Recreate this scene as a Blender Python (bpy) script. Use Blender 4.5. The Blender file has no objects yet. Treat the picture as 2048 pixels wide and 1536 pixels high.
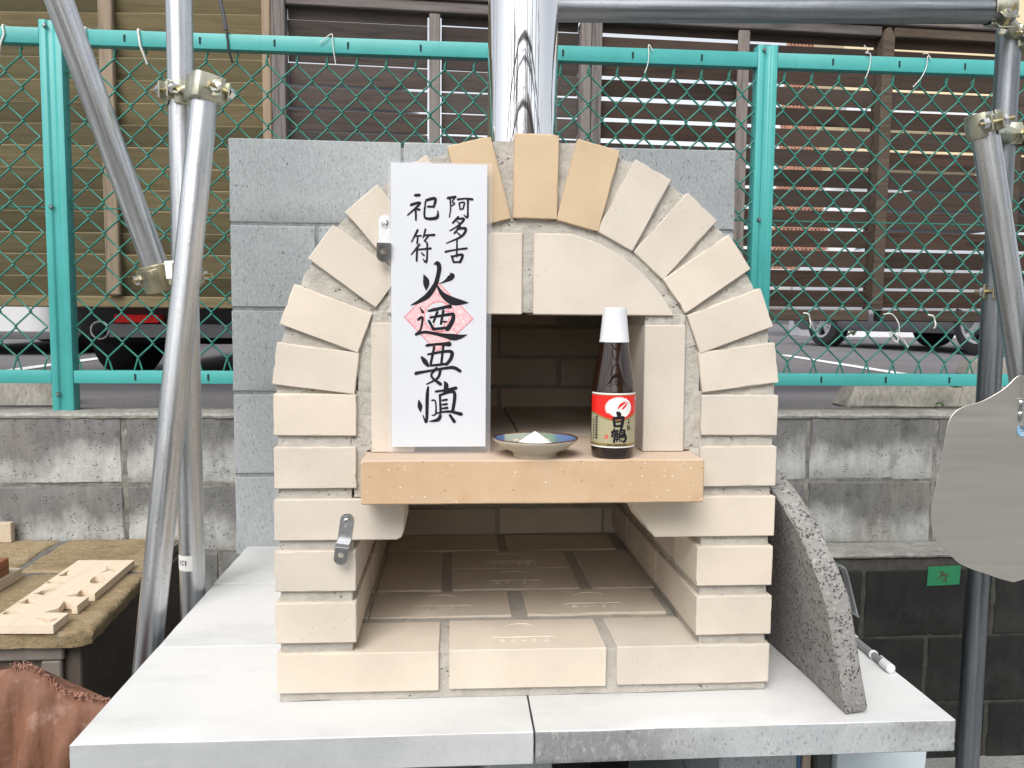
import bpy, bmesh, math, random
from mathutils import Vector, Matrix, noise, geometry
R = math.radians
random.seed(7)
scn = bpy.context.scene
col = scn.collection

# ------------------------------------------------------------------ camera
CAM = Vector((-0.11085, -1.12362, 0.55023))
YAW, PITCH, ROLL, FPX = 0.073852, 0.080618, 0.009119, 1602.47
cy, sy, cp, sp = math.cos(YAW), math.sin(YAW), math.cos(PITCH), math.sin(PITCH)
fw = Vector((sy*cp, cy*cp, -sp)); rt = Vector((cy, -sy, 0)); up = rt.cross(fw)
c, s = math.cos(ROLL), math.sin(ROLL)
rt, up = c*rt + s*up, -s*rt + c*up
cam_d = bpy.data.cameras.new('camera'); cam = bpy.data.objects.new('camera', cam_d); col.objects.link(cam)
cam.matrix_world = Matrix(((rt.x, up.x, -fw.x, CAM.x), (rt.y, up.y, -fw.y, CAM.y), (rt.z, up.z, -fw.z, CAM.z), (0, 0, 0, 1)))
cam_d.sensor_width = 36; cam_d.lens = FPX/2048*36
cam_d.clip_start = 0.02; cam_d.clip_end = 400
scn.camera = cam

# ------------------------------------------------------------------ sky, sun, exposure
SUN_EL, SUN_AZ = R(46), R(200)          # azimuth clockwise from +Y (away from the camera)
w = bpy.data.worlds.new('World'); scn.world = w; w.use_nodes = True
nt = w.node_tree; nt.nodes.clear()
sky = nt.nodes.new('ShaderNodeTexSky'); sky.sky_type = 'NISHITA'; sky.sun_disc = False
sky.sun_elevation = SUN_EL; sky.sun_rotation = SUN_AZ
sky.air_density = 1.0; sky.dust_density = 3.0; sky.ozone_density = 1.0
hs = nt.nodes.new('ShaderNodeHueSaturation'); hs.inputs['Saturation'].default_value = 0.22
bg = nt.nodes.new('ShaderNodeBackground'); bg.inputs['Strength'].default_value = 0.15
wo = nt.nodes.new('ShaderNodeOutputWorld')
nt.links.new(sky.outputs[0], hs.inputs['Color']); nt.links.new(hs.outputs[0], bg.inputs[0]); nt.links.new(bg.outputs[0], wo.inputs[0])
sd = bpy.data.lights.new('sun', 'SUN'); sd.energy = 1.4; sd.angle = R(34); sd.color = (1, .965, .92)
sun = bpy.data.objects.new('sun', sd); col.objects.link(sun)
sv = Vector((math.sin(SUN_AZ)*math.cos(SUN_EL), math.cos(SUN_AZ)*math.cos(SUN_EL), math.sin(SUN_EL)))
sun.rotation_euler = sv.to_track_quat('Z', 'Y').to_euler()
sun.location = (0, -4, 6)
scn.view_settings.view_transform = 'Standard'; scn.view_settings.look = 'None'
scn.view_settings.gamma = 1; scn.view_settings.use_curve_mapping = False
scn.view_settings.exposure = 0.60
scn.cycles.max_bounces = 14; scn.cycles.diffuse_bounces = 9; scn.cycles.glossy_bounces = 6

# ------------------------------------------------------------------ mesh helpers
class MB:
    def __init__(s): s.v = []; s.f = []
    def add(s, vs, fs):
        n = len(s.v); s.v += [tuple(v) for v in vs]; s.f += [tuple(i+n for i in f) for f in fs]; return s
    def box(s, x0, x1, y0, y1, z0, z1):
        return s.add([(x0,y0,z0),(x1,y0,z0),(x1,y1,z0),(x0,y1,z0),(x0,y0,z1),(x1,y0,z1),(x1,y1,z1),(x0,y1,z1)],
                     [(0,3,2,1),(4,5,6,7),(0,1,5,4),(1,2,6,5),(2,3,7,6),(3,0,4,7)])
    def tube(s, pts, r, seg=8, cap=True, closed=False):
        pts = [Vector(p) for p in pts]; n = len(pts); rs = r if isinstance(r, (list, tuple)) else [r]*n
        vs = []; a = None
        for i, p in enumerate(pts):
            if closed: t = (pts[(i+1) % n]-pts[i-1])
            else: t = pts[min(i+1, n-1)]-pts[max(i-1, 0)]
            t.normalize()
            if a is None:
                a = t.orthogonal().normalized()
            a = (a - t*a.dot(t)).normalized(); b = t.cross(a)
            vs += [p + rs[i]*(math.cos(2*math.pi*k/seg)*a + math.sin(2*math.pi*k/seg)*b) for k in range(seg)]
        fs = []
        for i in range(n if closed else n-1):
            j = (i+1) % n
            fs += [(i*seg+k, i*seg+(k+1) % seg, j*seg+(k+1) % seg, j*seg+k) for k in range(seg)]
        if cap and not closed:
            fs += [tuple(reversed(range(seg))), tuple(range((n-1)*seg, n*seg))]
        return s.add(vs, fs)
    def lathe(s, prof, cx=0, cy=0, cz=0, seg=40, a0=0, a1=2*math.pi, sx=1, sy=1):
        full = abs(a1-a0-2*math.pi) < 1e-6; m = seg if full else seg+1; vs = []
        for r, z in prof:
            for k in range(m):
                a = a0+(a1-a0)*k/seg; vs.append((cx+r*sx*math.cos(a), cy+r*sy*math.sin(a), cz+z))
        fs = []
        for i in range(len(prof)-1):
            for k in range(seg):
                k2 = (k+1) % m; fs.append((i*m+k, i*m+k2, (i+1)*m+k2, (i+1)*m+k))
        return s.add(vs, fs)
    def prism(s, poly, y0, y1, axes='xz'):
        n = len(poly)
        def P(u, v, y): return (u, y, v) if axes == 'xz' else ((u, v, y) if axes == 'xy' else (y, u, v))
        s.add([P(u, v, y0) for u, v in poly]+[P(u, v, y1) for u, v in poly],
              [tuple(range(n)), tuple(reversed(range(n, 2*n)))]+[(i, i+n, (i+1) % n+n, (i+1) % n) for i in range(n)])
        return s
    def xf(s, M):
        s.v = [tuple(M @ Vector(v)) for v in s.v]; return s
    def mesh(s, name, mat, bevel=0, seg=1, angle=35, smooth=True, jit=0, cuts=0):
        me = bpy.data.meshes.new(name); me.from_pydata(s.v, [], s.f)
        bm = bmesh.new(); bm.from_mesh(me)
        bmesh.ops.recalc_face_normals(bm, faces=bm.faces)
        if bevel:
            es = [e for e in bm.edges if len(e.link_faces) == 2 and e.calc_face_angle(0) > R(30)]
            bmesh.ops.bevel(bm, geom=es, offset=bevel, segments=seg, affect='EDGES', profile=.5, clamp_overlap=True)
        if cuts:
            bmesh.ops.subdivide_edges(bm, edges=[e for e in bm.edges if e.calc_length() > .03], cuts=cuts, use_grid_fill=True)
        if jit:
            for v in bm.verts: v.co += Vector((random.gauss(0, jit), random.gauss(0, jit), random.gauss(0, jit)))
        bm.to_mesh(me); bm.free()
        if smooth:
            me.polygons.foreach_set('use_smooth', [True]*len(me.polygons)); me.set_sharp_from_angle(angle=R(angle))
        for m in (mat if isinstance(mat, (list, tuple)) else [mat]): me.materials.append(m)
        return me

LOCAL = set()
def setp(o, label=None, cat=None, group=None, kind=None):
    if label: o['label'] = label
    if cat: o['category'] = cat
    if group: o['group'] = group
    if kind: o['kind'] = kind
    return o
def thing(name, label, cat, loc=(0, 0, 0), group=None, rz=None, kind=None):
    o = bpy.data.objects.new(name, None); col.objects.link(o); o.location = loc; o.empty_display_size = .05
    if rz is not None: o.rotation_euler.z = rz; LOCAL.add(o.name)
    return setp(o, label, cat, group, kind)
def root_of(o):
    while o.parent: o = o.parent
    return o
def inst(name, me, parent=None, loc=(0, 0, 0), rot=(0, 0, 0), local=False, **k):
    """one object; loc is in world axes for unrotated things"""
    o = bpy.data.objects.new(name, me); col.objects.link(o); o.rotation_euler = rot
    o.parent = parent; L = Vector(loc)
    if parent is not None and not local:
        if parent.parent is None and parent.name not in LOCAL: L = L-parent.location
        elif parent.parent is not None and root_of(parent).name not in LOCAL:
            L = L-(parent.location+root_of(parent).location)
    o.location = L
    return setp(o, **k)
def part(name, mb, mat, parent=None, label=None, cat=None, group=None, kind=None, local=False, **k):
    return inst(name, mb.mesh(name, mat, **k), parent, local=local, label=label, cat=cat, group=group, kind=kind)
def solo(name, mb, mat, label, cat, group=None, kind=None, origin=None, **k):
    """a thing that is one mesh; its origin is moved to its base"""
    if origin is None:
        xs = [v[0] for v in mb.v]; ys = [v[1] for v in mb.v]; zs = [v[2] for v in mb.v]
        origin = ((min(xs)+max(xs))/2, (min(ys)+max(ys))/2, min(zs))
    mb.v = [(a-origin[0], b-origin[1], d-origin[2]) for a, b, d in mb.v]
    o = inst(name, mb.mesh(name, mat, **k)); o.location = origin
    return setp(o, label, cat, group, kind)

def smooth_path(pts, n=6):
    """Catmull-Rom through tuples of any length"""
    if len(pts) < 3: 
        return [tuple(a+(b-a)*t/4 for a, b in zip(pts[0], pts[1])) for t in range(5)] if len(pts) == 2 else pts
    out = []; P = [pts[0]]+list(pts)+[pts[-1]]
    for i in range(1, len(P)-2):
        for k in range(n):
            t = k/n; o = []
            for a, b, c2, d in zip(P[i-1], P[i], P[i+1], P[i+2]):
                o.append(.5*((2*b)+(-a+c2)*t+(2*a-5*b+4*c2-d)*t*t+(-a+3*b-3*c2+d)*t**3))
            out.append(tuple(o))
    out.append(tuple(pts[-1])); return out

def ribbon(mb, pts, fn, off):
    """brush stroke: pts (x, y, width) in drawing units, fn(x, y, off) -> 3D point"""
    pts = smooth_path(pts); n = len(pts); L = []; Rr = []
    for i, (x, y, wd) in enumerate(pts):
        a = pts[max(i-1, 0)]; b = pts[min(i+1, n-1)]; dx, dy = b[0]-a[0], b[1]-a[1]; d = math.hypot(dx, dy) or 1
        nx, ny = -dy/d, dx/d; h = wd/2; L.append((x+nx*h, y+ny*h)); Rr.append((x-nx*h, y-ny*h))
    def cap(i, sgn):
        x, y, wd = pts[i]; a = pts[max(i-1, 0)]; b = pts[min(i+1, n-1)]; ang = math.atan2(b[1]-a[1], b[0]-a[0]); h = wd/2
        return [(x+h*.8*math.cos(ang+sgn*q)*1, y+h*.8*math.sin(ang+sgn*q)) for q in (R(-45), 0, R(45))] if sgn > 0 else \
               [(x-h*.8*math.cos(ang-q), y-h*.8*math.sin(ang-q)) for q in (R(-45), 0, R(45))]
    out = L+list(reversed(cap(n-1, 1)))+list(reversed(Rr))+list(reversed(cap(0, -1)))
    # strip of quads plus two end fans
    vs = []; fs = []
    for i in range(n): vs += [fn(*L[i], off), fn(*Rr[i], off)]
    for i in range(n-1): fs.append((2*i, 2*i+1, 2*i+3, 2*i+2))
    e = [fn(*p, off) for p in cap(n-1, 1)]; m = len(vs); vs += e; fs.append((2*n-2, 2*n-1, m, m+1, m+2))
    e = [fn(*p, off) for p in cap(0, -1)]; m = len(vs); vs += e; fs.append((1, 0, m, m+1, m+2))
    mb.add(vs, fs)

# ------------------------------------------------------------------ materials
class NB:
    def __init__(s, name):
        s.m = bpy.data.materials.new(name); s.m.use_nodes = True; s.t = s.m.node_tree; s.t.nodes.clear()
        s.o = s.n('ShaderNodeOutputMaterial'); s.b = s.n('ShaderNodeBsdfPrincipled'); s.l(s.b.outputs[0], s.o.inputs[0])
        tc = s.n('ShaderNodeTexCoord'); s.raw = tc.outputs['Object']
        oi = s.n('ShaderNodeObjectInfo'); s.rnd = oi.outputs['Random']
        sc = s.n('ShaderNodeMath', operation='MULTIPLY'); s.l(s.rnd, sc.inputs[0]); sc.inputs[1].default_value = 37.0
        va = s.n('ShaderNodeVectorMath', operation='ADD'); s.l(s.raw, va.inputs[0]); s.l(sc.outputs[0], va.inputs[1]); s.co = va.outputs[0]
    def n(s, t, **k):
        x = s.t.nodes.new(t)
        for a, b in k.items(): setattr(x, a, b)
        return x
    def l(s, a, b): s.t.links.new(a, b)
    def val(s, sock, v):
        if isinstance(v, bpy.types.NodeSocket): s.l(v, sock)
        elif isinstance(v, (tuple, list)) and len(v) == 3 and sock.type == 'RGBA': sock.default_value = (*v, 1)
        else: sock.default_value = v
    def scale(s, vec, xyz):
        m = s.n('ShaderNodeMapping'); s.l(vec, m.inputs[0]); m.inputs['Scale'].default_value = xyz; return m.outputs[0]
    def noise(s, sc, det=4, rough=.55, vec=None, dist=0):
        x = s.n('ShaderNodeTexNoise'); s.l(vec or s.co, x.inputs['Vector']); x.inputs['Scale'].default_value = sc
        x.inputs['Detail'].default_value = det; x.inputs['Roughness'].default_value = rough; x.inputs['Distortion'].default_value = dist
        return x.outputs[0]
    def voro(s, sc, vec=None, feat='F1', rnd=1):
        x = s.n('ShaderNodeTexVoronoi', feature=feat); s.l(vec or s.co, x.inputs['Vector']); x.inputs['Scale'].default_value = sc
        x.inputs['Randomness'].default_value = rnd; return x
    def ramp(s, fac, *st):
        r = s.n('ShaderNodeValToRGB'); s.l(fac, r.inputs[0]); e = r.color_ramp.elements
        while len(e) < len(st): e.new(.5)
        for i, (p, cc) in enumerate(st):
            e[i].position = p; e[i].color = (*cc, 1) if isinstance(cc, tuple) else (cc, cc, cc, 1)
        return r.outputs[0]
    def mix(s, f, a, b, mode='MIX'):
        x = s.n('ShaderNodeMix', data_type='RGBA', blend_type=mode); s.val(x.inputs[0], f); s.val(x.inputs[6], a); s.val(x.inputs[7], b); return x.outputs[2]
    def math(s, op, a, b=0.0, clamp=False):
        x = s.n('ShaderNodeMath', operation=op, use_clamp=clamp); s.val(x.inputs[0], a); s.val(x.inputs[1], b); return x.outputs[0]
    def xyz(s, vec=None):
        x = s.n('ShaderNodeSeparateXYZ'); s.l(vec or s.raw, x.inputs[0]); return x.outputs
    def bump(s, h, st=.3, d=.002, prev=None):
        b = s.n('ShaderNodeBump'); s.l(h, b.inputs['Height']); b.inputs['Strength'].default_value = st; b.inputs['Distance'].default_value = d
        if prev: s.l(prev, b.inputs['Normal'])
        return b.outputs[0]
    def out(s, color, rough=.7, metal=0, normal=None, **k):
        s.val(s.b.inputs['Base Color'], color); s.val(s.b.inputs['Roughness'], rough); s.val(s.b.inputs['Metallic'], metal)
        if normal: s.l(normal, s.b.inputs['Normal'])
        for a, v in k.items(): s.val(s.b.inputs[a.replace('_', ' ')], v)
        return s.m

def m_plain(name, colr, rough=.6, metal=0, var=.12, sc=30, bst=.1, bsc=120, **k):
    n = NB(name); f = n.noise(sc, 5); dk = tuple(x*(1-var) for x in colr); lt = tuple(min(1, x*(1+var)) for x in colr)
    cc = n.ramp(f, (.3, dk), (.7, lt)); nm = n.bump(n.noise(bsc, 4), bst, .001) if bst else None
    return n.out(cc, rough, metal, nm, **k)
def m_brick(name, colr, tint=.06, specks=True, pit=.03):
    n = NB(name)
    f = n.noise(9, 4); a = tuple(x*(1-tint) for x in colr); b = tuple(min(1, x*(1+tint)) for x in colr)
    cc = n.ramp(f, (.3, a), (.7, b))
    rv = n.ramp(n.rnd, (0, (.90, .905, .92)), (.5, (.97, .96, .95)), (1, (1.03, 1.01, .97))); cc = n.mix(1.0, cc, rv, 'MULTIPLY')
    g = n.noise(420, 4); cc = n.mix(.05, cc, n.ramp(g, (.35, .3), (.65, .8)), 'OVERLAY')
    nm = n.bump(g, .10, .0005)
    if specks:
        v = n.voro(95); k = n.ramp(v.outputs['Distance'], (pit, 1.0), (pit+.025, 0.0))
        sel = n.ramp(n.noise(14, 2), (.52, 0.0), (.60, 1.0)); k = n.math('MULTIPLY', k, sel)
        cc = n.mix(n.math('MULTIPLY', k, .8), cc, (.10, .08, .06))
        inv = n.math('SUBTRACT', 1.0, k); nm = n.bump(inv, .6, .0012, nm)
    return n.out(cc, .85, 0, nm, Specular_IOR_Level=.25)
BRICK = m_brick('cream_fire_brick', (.63, .565, .485), .085, pit=.05)
TAN = m_brick('tan_fire_brick', (.56, .43, .29), .09)
INNER = m_brick('shade_lifted_inner_brick', (.66, .585, .49), .08)  # brick copy lightened in colour to lift the shade inside the chambers
def m_ledge():
    n = NB('tan_ledge_brick'); f = n.noise(7, 6); cc = n.ramp(f, (.3, (.525, .365, .23)), (.7, (.60, .435, .29)))
    cc = n.mix(n.ramp(n.noise(40, 4), (.5, 0.), (.75, .35)), cc, (.50, .30, .15))
    v = n.voro(190); sel = n.ramp(v.outputs['Color'], (.74, 0.), (.78, 1.))
    k = n.math('MULTIPLY', n.ramp(n.math('ADD', v.outputs['Distance'], n.math('MULTIPLY', n.noise(400, 3), .25)), (.34, 1.), (.46, 0.)), sel); cc = n.mix(k, cc, (.78, .68, .56))
    v2 = n.voro(150, n.scale(n.co, (1, 1, 1.4))); sel2 = n.ramp(v2.outputs['Color'], (.86, 0.), (.88, 1.))
    k2 = n.math('MULTIPLY', n.ramp(v2.outputs['Distance'], (.14, 1.), (.26, 0.)), sel2); cc = n.mix(n.math('MULTIPLY', k2, .6), cc, (.16, .10, .06))
    h = n.math('SUBTRACT', n.noise(180, 4), n.math('MULTIPLY', k2, 1.5)); return n.out(cc, .88, 0, n.bump(h, .35, .001), Specular_IOR_Level=.2)
LEDGE = m_ledge()
LEDGETOP = m_brick('pale_ledge_top', (.60, .47, .36), .07)  # paler brick colour for the upward faces of the ledge
def m_mortar(name, colr, dark):
    n = NB(name); f = n.noise(35, 6, .65); cc = n.ramp(f, (.3, dark), (.6, colr), (.8, tuple(x*1.12 for x in colr)))
    v = n.voro(150, n.scale(n.co, (1, 1, 1.2))); k = n.math('MULTIPLY', n.ramp(v.outputs['Distance'], (.16, 1.), (.30, 0.)), n.ramp(n.noise(40, 3), (.56, 0.), (.63, .9)))
    cc = n.mix(n.math('MULTIPLY', k, .7), cc, tuple(x*.25 for x in dark))
    h = n.math('SUBTRACT', n.noise(110, 6, .7), k); return n.out(cc, .92, 0, n.bump(h, .8, .004), Specular_IOR_Level=.2)
MORTAR = m_mortar('grey_mortar', (.50, .475, .425), (.41, .385, .345))
MORTAR_D = m_mortar('dark_joint_mortar', (.20, .19, .175), (.12, .115, .105))
def m_conc(name, base, vary=.12, sc=6, pores=.5, bst=.3, streak=False, pcol=.35):
    n = NB(name); f = n.noise(sc, 7, .6); a = tuple(x*(1-vary) for x in base); b = tuple(x*(1+vary) for x in base)
    cc = n.ramp(f, (.3, a), (.7, b)); vec = n.scale(n.co, (1, 1, .35)) if streak else n.co
    g = n.noise(90, 6, .7, vec); cc = n.mix(.35, cc, n.ramp(g, (.35, .2), (.65, .8)), 'OVERLAY')
    v = n.voro(170, vec); k = n.math('MULTIPLY', n.ramp(v.outputs['Distance'], (.12, 1.), (.26, 0.)), n.ramp(n.noise(60, 3, vec=vec), (.5, 0.), (.6, pores)))
    cc = n.mix(k, cc, tuple(x*pcol for x in base)); h = n.math('SUBTRACT', g, k)
    return n.out(cc, .9, 0, n.bump(h, bst, .002), Specular_IOR_Level=.2)
def m_slab():
    n = NB('pale_concrete_slab'); cc = n.ramp(n.noise(3.5, 5), (.3, (.60, .605, .60)), (.7, (.66, .663, .655)))
    cc = n.mix(n.ramp(n.noise(7, 4, vec=n.scale(n.co, (1, .25, 1))), (.58, 0.), (.8, .22)), cc, (.47, .485, .49))
    cc = n.mix(n.ramp(n.noise(2.2, 6, .7, n.scale(n.co, (1, 2, 1))), (.50, 0.), (.68, .6)), cc, (.43, .44, .44)); cc = n.mix(n.ramp(n.noise(160, 4, .7), (.60, 0.), (.75, .2)), cc, (.40, .41, .41))
    v = n.voro(45); k = n.math('MULTIPLY', n.ramp(v.outputs['Distance'], (.06, 1.), (.10, 0.)), n.ramp(v.outputs['Color'], (.90, 0.), (.91, 1.))); cc = n.mix(n.math('MULTIPLY', k, .7), cc, (.20, .19, .18))
    return n.out(cc, .8, 0, n.bump(n.noise(220, 4), .05, .001), Specular_IOR_Level=.3)
SLAB = m_slab()
def m_slabedge(name, amt):
    n = NB(name); f = n.noise(5, 6, .65, n.scale(n.co, (1, 1, .6)))
    cc = n.ramp(f, (.38, (.36, .385, .395) if amt > .5 else (.44, .46, .465)), (.62, (.50, .52, .53) if amt > .5 else (.55, .565, .57)))
    d = n.ramp(n.noise(4, 4), (.40, 0.), (.58, amt)); cc = n.mix(d, cc, (.235, .24, .245))
    v = n.ramp(n.noise(150, 6, .75, n.scale(n.co, (1, 1, .6))), (.50, 0.), (.66, .6*amt)); cc = n.mix(v, cc, (.48, .49, .49))
    cc = n.mix(n.math('MULTIPLY', n.ramp(n.noise(260, 4, .7, n.scale(n.co, (1, 1, .5))), (.55, 0.), (.68, .6)), amt), cc, (.12, .12, .12))
    return n.out(cc, .92, 0, n.bump(n.noise(150, 5, .7), .2+.4*amt, .002), Specular_IOR_Level=.2)
SLABEDGE = m_slabedge('weathered_slab_edge', 1.0); SLABEDGE2 = m_slabedge('clean_slab_edge', .25)
def m_block():
    n = NB('grey_concrete_block'); vec = n.scale(n.co, (1, 1, .45)); cc = n.ramp(n.noise(5, 4), (.3, (.355, .385, .40)), (.7, (.395, .42, .43)))
    g = n.noise(230, 5, .7, vec); cc = n.mix(.22, cc, n.ramp(g, (.36, .22), (.62, .80)), 'OVERLAY')
    v = n.voro(210, vec); k = n.math('MULTIPLY', n.ramp(v.outputs['Distance'], (.20, 1.), (.36, 0.)), n.ramp(n.noise(120, 3, vec=vec), (.53, 0.), (.63, .6))); cc = n.mix(k, cc, (.17, .185, .19))
    v2 = n.voro(170, vec); k2 = n.math('MULTIPLY', n.ramp(v2.outputs['Distance'], (.16, 1.), (.28, 0.)), n.ramp(v2.outputs['Color'], (.7, 0.), (.75, .6))); cc = n.mix(k2, cc, (.52, .55, .56))
    return n.out(cc, .92, 0, n.bump(n.math('SUBTRACT', g, k), .8, .003), Specular_IOR_Level=.15)
BLOCK = m_block()
BLOCKM = m_conc('block_joint_mortar', (.24, .255, .26), .1, 20, .3, .5)
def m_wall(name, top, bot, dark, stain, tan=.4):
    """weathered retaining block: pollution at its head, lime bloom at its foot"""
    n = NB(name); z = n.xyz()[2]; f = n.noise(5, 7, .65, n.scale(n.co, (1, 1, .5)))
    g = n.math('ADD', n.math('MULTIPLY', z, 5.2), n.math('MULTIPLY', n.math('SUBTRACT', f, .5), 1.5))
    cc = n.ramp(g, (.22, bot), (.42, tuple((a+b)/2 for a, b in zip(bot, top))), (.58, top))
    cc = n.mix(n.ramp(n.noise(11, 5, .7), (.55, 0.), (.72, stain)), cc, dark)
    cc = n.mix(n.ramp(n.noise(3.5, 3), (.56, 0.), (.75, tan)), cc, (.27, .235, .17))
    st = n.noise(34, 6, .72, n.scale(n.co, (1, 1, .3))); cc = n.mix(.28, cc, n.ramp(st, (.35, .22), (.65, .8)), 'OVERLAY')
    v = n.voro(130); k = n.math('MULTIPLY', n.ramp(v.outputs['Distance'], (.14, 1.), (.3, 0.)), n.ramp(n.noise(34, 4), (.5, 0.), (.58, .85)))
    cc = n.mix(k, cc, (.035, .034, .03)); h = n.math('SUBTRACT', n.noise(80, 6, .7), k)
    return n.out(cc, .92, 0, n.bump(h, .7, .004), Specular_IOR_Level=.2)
WALLB = m_wall('weathered_wall_block', (.17, .17, .165), (.42, .425, .41), (.07, .07, .066), .6)
WALLJ = m_conc('weathered_wall_joint', (.19, .185, .165), .45, 30, 1.0, .9, False, .12)
WALLCAP = m_conc('wall_cap_mortar', (.285, .28, .255), .3, 18, .9, .8, False, .2)
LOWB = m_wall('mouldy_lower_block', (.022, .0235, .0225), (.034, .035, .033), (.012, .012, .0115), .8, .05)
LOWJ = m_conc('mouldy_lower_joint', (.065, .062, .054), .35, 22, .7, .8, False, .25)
ASPH = m_conc('grey_asphalt', (.165, .158, .165), .12, 2, .5, .5, False, .5)
STOP = m_conc('parking_stop_concrete', (.30, .285, .25), .22, 9, 1., .8, True, .22)
GROUND = m_conc('yard_concrete', (.30, .30, .29), .15, 2, .4, .3)
LINE = m_plain('white_road_paint', (.80, .80, .80), .8, 0, .06)
def m_metal(name, colr, rough, streak=40, var=.12, axis='z', bst=.03, spots=True):
    n = NB(name); sc = {'z': (1, 1, .03), 'x': (.03, 1, 1), 'o': (1, 1, 1)}[axis]; f = n.noise(streak, 5, .6, n.scale(n.co, sc))
    cc = n.ramp(f, (.3, tuple(x*(1-var) for x in colr)), (.7, tuple(min(1, x*(1+var)) for x in colr)))
    rg = n.ramp(f, (.3, rough*.8), (.7, rough*1.25))
    if spots:
        cc = n.mix(n.ramp(n.noise(160, 3), (.58, 0.), (.72, .5)), cc, tuple(x*.6 for x in colr)); cc = n.mix(n.ramp(n.noise(14, 5, .7), (.55, 0.), (.7, .35)), cc, tuple(x*.72 for x in colr))
    return n.out(cc, rg, 1, n.bump(f, bst, .001))
GALV = m_metal('galvanised_pipe', (.60, .615, .635), .33, 130, .24, bst=.12)
GALVD = m_metal('dull_galvanised_pipe', (.27, .29, .31), .40, 130, .28, bst=.12)
ZINC = m_metal('yellow_zinc_coupler', (.56, .55, .44), .34, 25, .18, 'o', .05)
ZINCR = m_metal('rainbow_zinc_coupler', (.47, .43, .31), .34, 18, .25, 'o', .05)
STEEL = m_metal('bright_steel', (.68, .69, .70), .22, 50, .06, 'o', .02, False)
STEELD = m_metal('dark_reflection_steel_leaf', (.40, .40, .405), .3, 50, .08, 'o', .02, False)  # darker steel copy; the dark ground reflection is put into its colour
BRASS = m_metal('brassy_bolt', (.52, .45, .26), .3, 40, .15, 'o', .04, False)
def m_mirror():
    n = NB('mirror_stainless_steel'); f = n.noise(26, 3, .5, n.scale(n.co, (1, 1, .05)), 0); g = n.noise(9, 2, .5, n.scale(n.co, (1, 1, .25)))
    return n.out((.80, .805, .82), .035, 1, n.bump(g, .10, .012, n.bump(f, .22, .004)))
MIRROR = m_mirror()
def m_peel():
    n = NB('brushed_aluminium_blade'); f = n.noise(70, 4, .6, n.scale(n.co, (.04, 1, 1)))
    return n.out(n.ramp(f, (.3, (.70, .67, .62)), (.7, (.78, .75, .70))), .42, 1, n.bump(n.noise(4, 2, vec=n.scale(n.co, (.3, 1, 3.0))), .35, .03))
PEEL = m_peel()
def m_teal():
    n = NB('teal_fence_paint'); f = n.noise(9, 5, .6); cc = n.ramp(f, (.3, (.05, .325, .31)), (.7, (.064, .375, .36)))
    cc = n.mix(n.ramp(n.noise(16, 5, .7, n.scale(n.co, (1, 1, .35))), (.62, 0.), (.72, .45)), cc, (.03, .22, .20))
    return n.out(cc, .42, 0, n.bump(n.noise(60, 3), .05, .001))
TEAL = m_teal()
WIRE = m_plain('green_coated_wire', (.022, .17, .13), .4, 0, .1, 40, 0)
SLOT = m_plain('rail_slot_shade', (.012, .03, .03), .9, 0, 0, 10, 0)  # near-black patches paint the shade inside the rail slots
def m_wood(name, colr, dark, sc=14, rough=.85, axis='x', var=.25, grey=None, knots=True, cst=.5):
    n = NB(name); k = {'x': (.06, 1, 1), 'z': (1, 1, .06), 'y': (1, .06, 1)}[axis]; vec = n.scale(n.co, k)
    f = n.noise(sc*4, 6, .65, vec, 1.2); cc = n.ramp(f, (.28, dark), (.5, colr), (.75, tuple(min(1, x*(1+var)) for x in colr)))
    if grey: cc = n.mix(n.ramp(n.noise(5, 4, vec=n.scale(n.co, tuple(q if q < 1 else .8 for q in k))), (.4, 0.), (.7, .8)), cc, grey)
    rv = n.ramp(n.rnd, (0, (.68, .67, .67)), (.5, (1., .99, .98)), (1, (1.26, 1.18, 1.13))); cc = n.mix(1., cc, rv, 'MULTIPLY')
    if knots:
        v = n.voro(7, n.scale(n.co, tuple(.28 if q < 1 else 1.0 for q in k))); kk = n.math('MULTIPLY', n.ramp(v.outputs['Distance'], (.06, 1.), (.14, 0.)), n.ramp(v.outputs['Color'], (.75, 0.), (.77, 1.)))
        cc = n.mix(n.math('MULTIPLY', kk, .75), cc, tuple(x*.35 for x in dark))
    return n.out(cc, rough, 0, n.bump(f, cst, .002), Specular_IOR_Level=.2)
TANWOOD = m_wood('tan_louvre_wood', (.175, .152, .088), (.125, .106, .062), cst=.3)
TANPOST = m_wood('tan_post_wood', (.24, .195, .145), (.14, .11, .08), axis='z')
DARKWOOD = m_wood('dark_louvre_wood', (.088, .07, .062), (.04, .031, .028), grey=(.125, .113, .108))
BROWNWOOD = m_wood('brown_louvre_wood', (.066, .043, .033), (.028, .019, .015), grey=(.072, .06, .054))
GREYPOST = m_wood('grey_frame_wood', (.17, .155, .15), (.07, .062, .06), axis='z', cst=.9)
GREYRAIL = m_wood('grey_rail_wood', (.15, .135, .13), (.06, .052, .05), axis='x', cst=.9)
BROWNRAIL = m_wood('brown_rail_wood', (.085, .066, .052), (.036, .028, .023), axis='x', cst=.9)
PALEWOOD = m_wood('pale_planed_wood', (.74, .63, .49), (.66, .54, .40), 10, .6, 'y', .05, None, False, .08)
REDWOOD = m_wood('reddish_wood', (.22, .095, .045), (.12, .05, .025), 10, .5, 'y', .2, None, False, .1)
WHITE = m_plain('white_plastic', (.64, .655, .68), .32, 0, .01, 5, 0)
TIE = m_plain('white_cable_tie_plastic', (.68, .67, .63), .45, 0, .05, 20, 0)
TIEB = m_plain('black_cable_tie_plastic', (.03, .03, .035), .45, 0, .05, 20, 0)
PAPER = m_plain('white_paper', (.62, .64, .68), .55, 0, .012, 8, 0)
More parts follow.
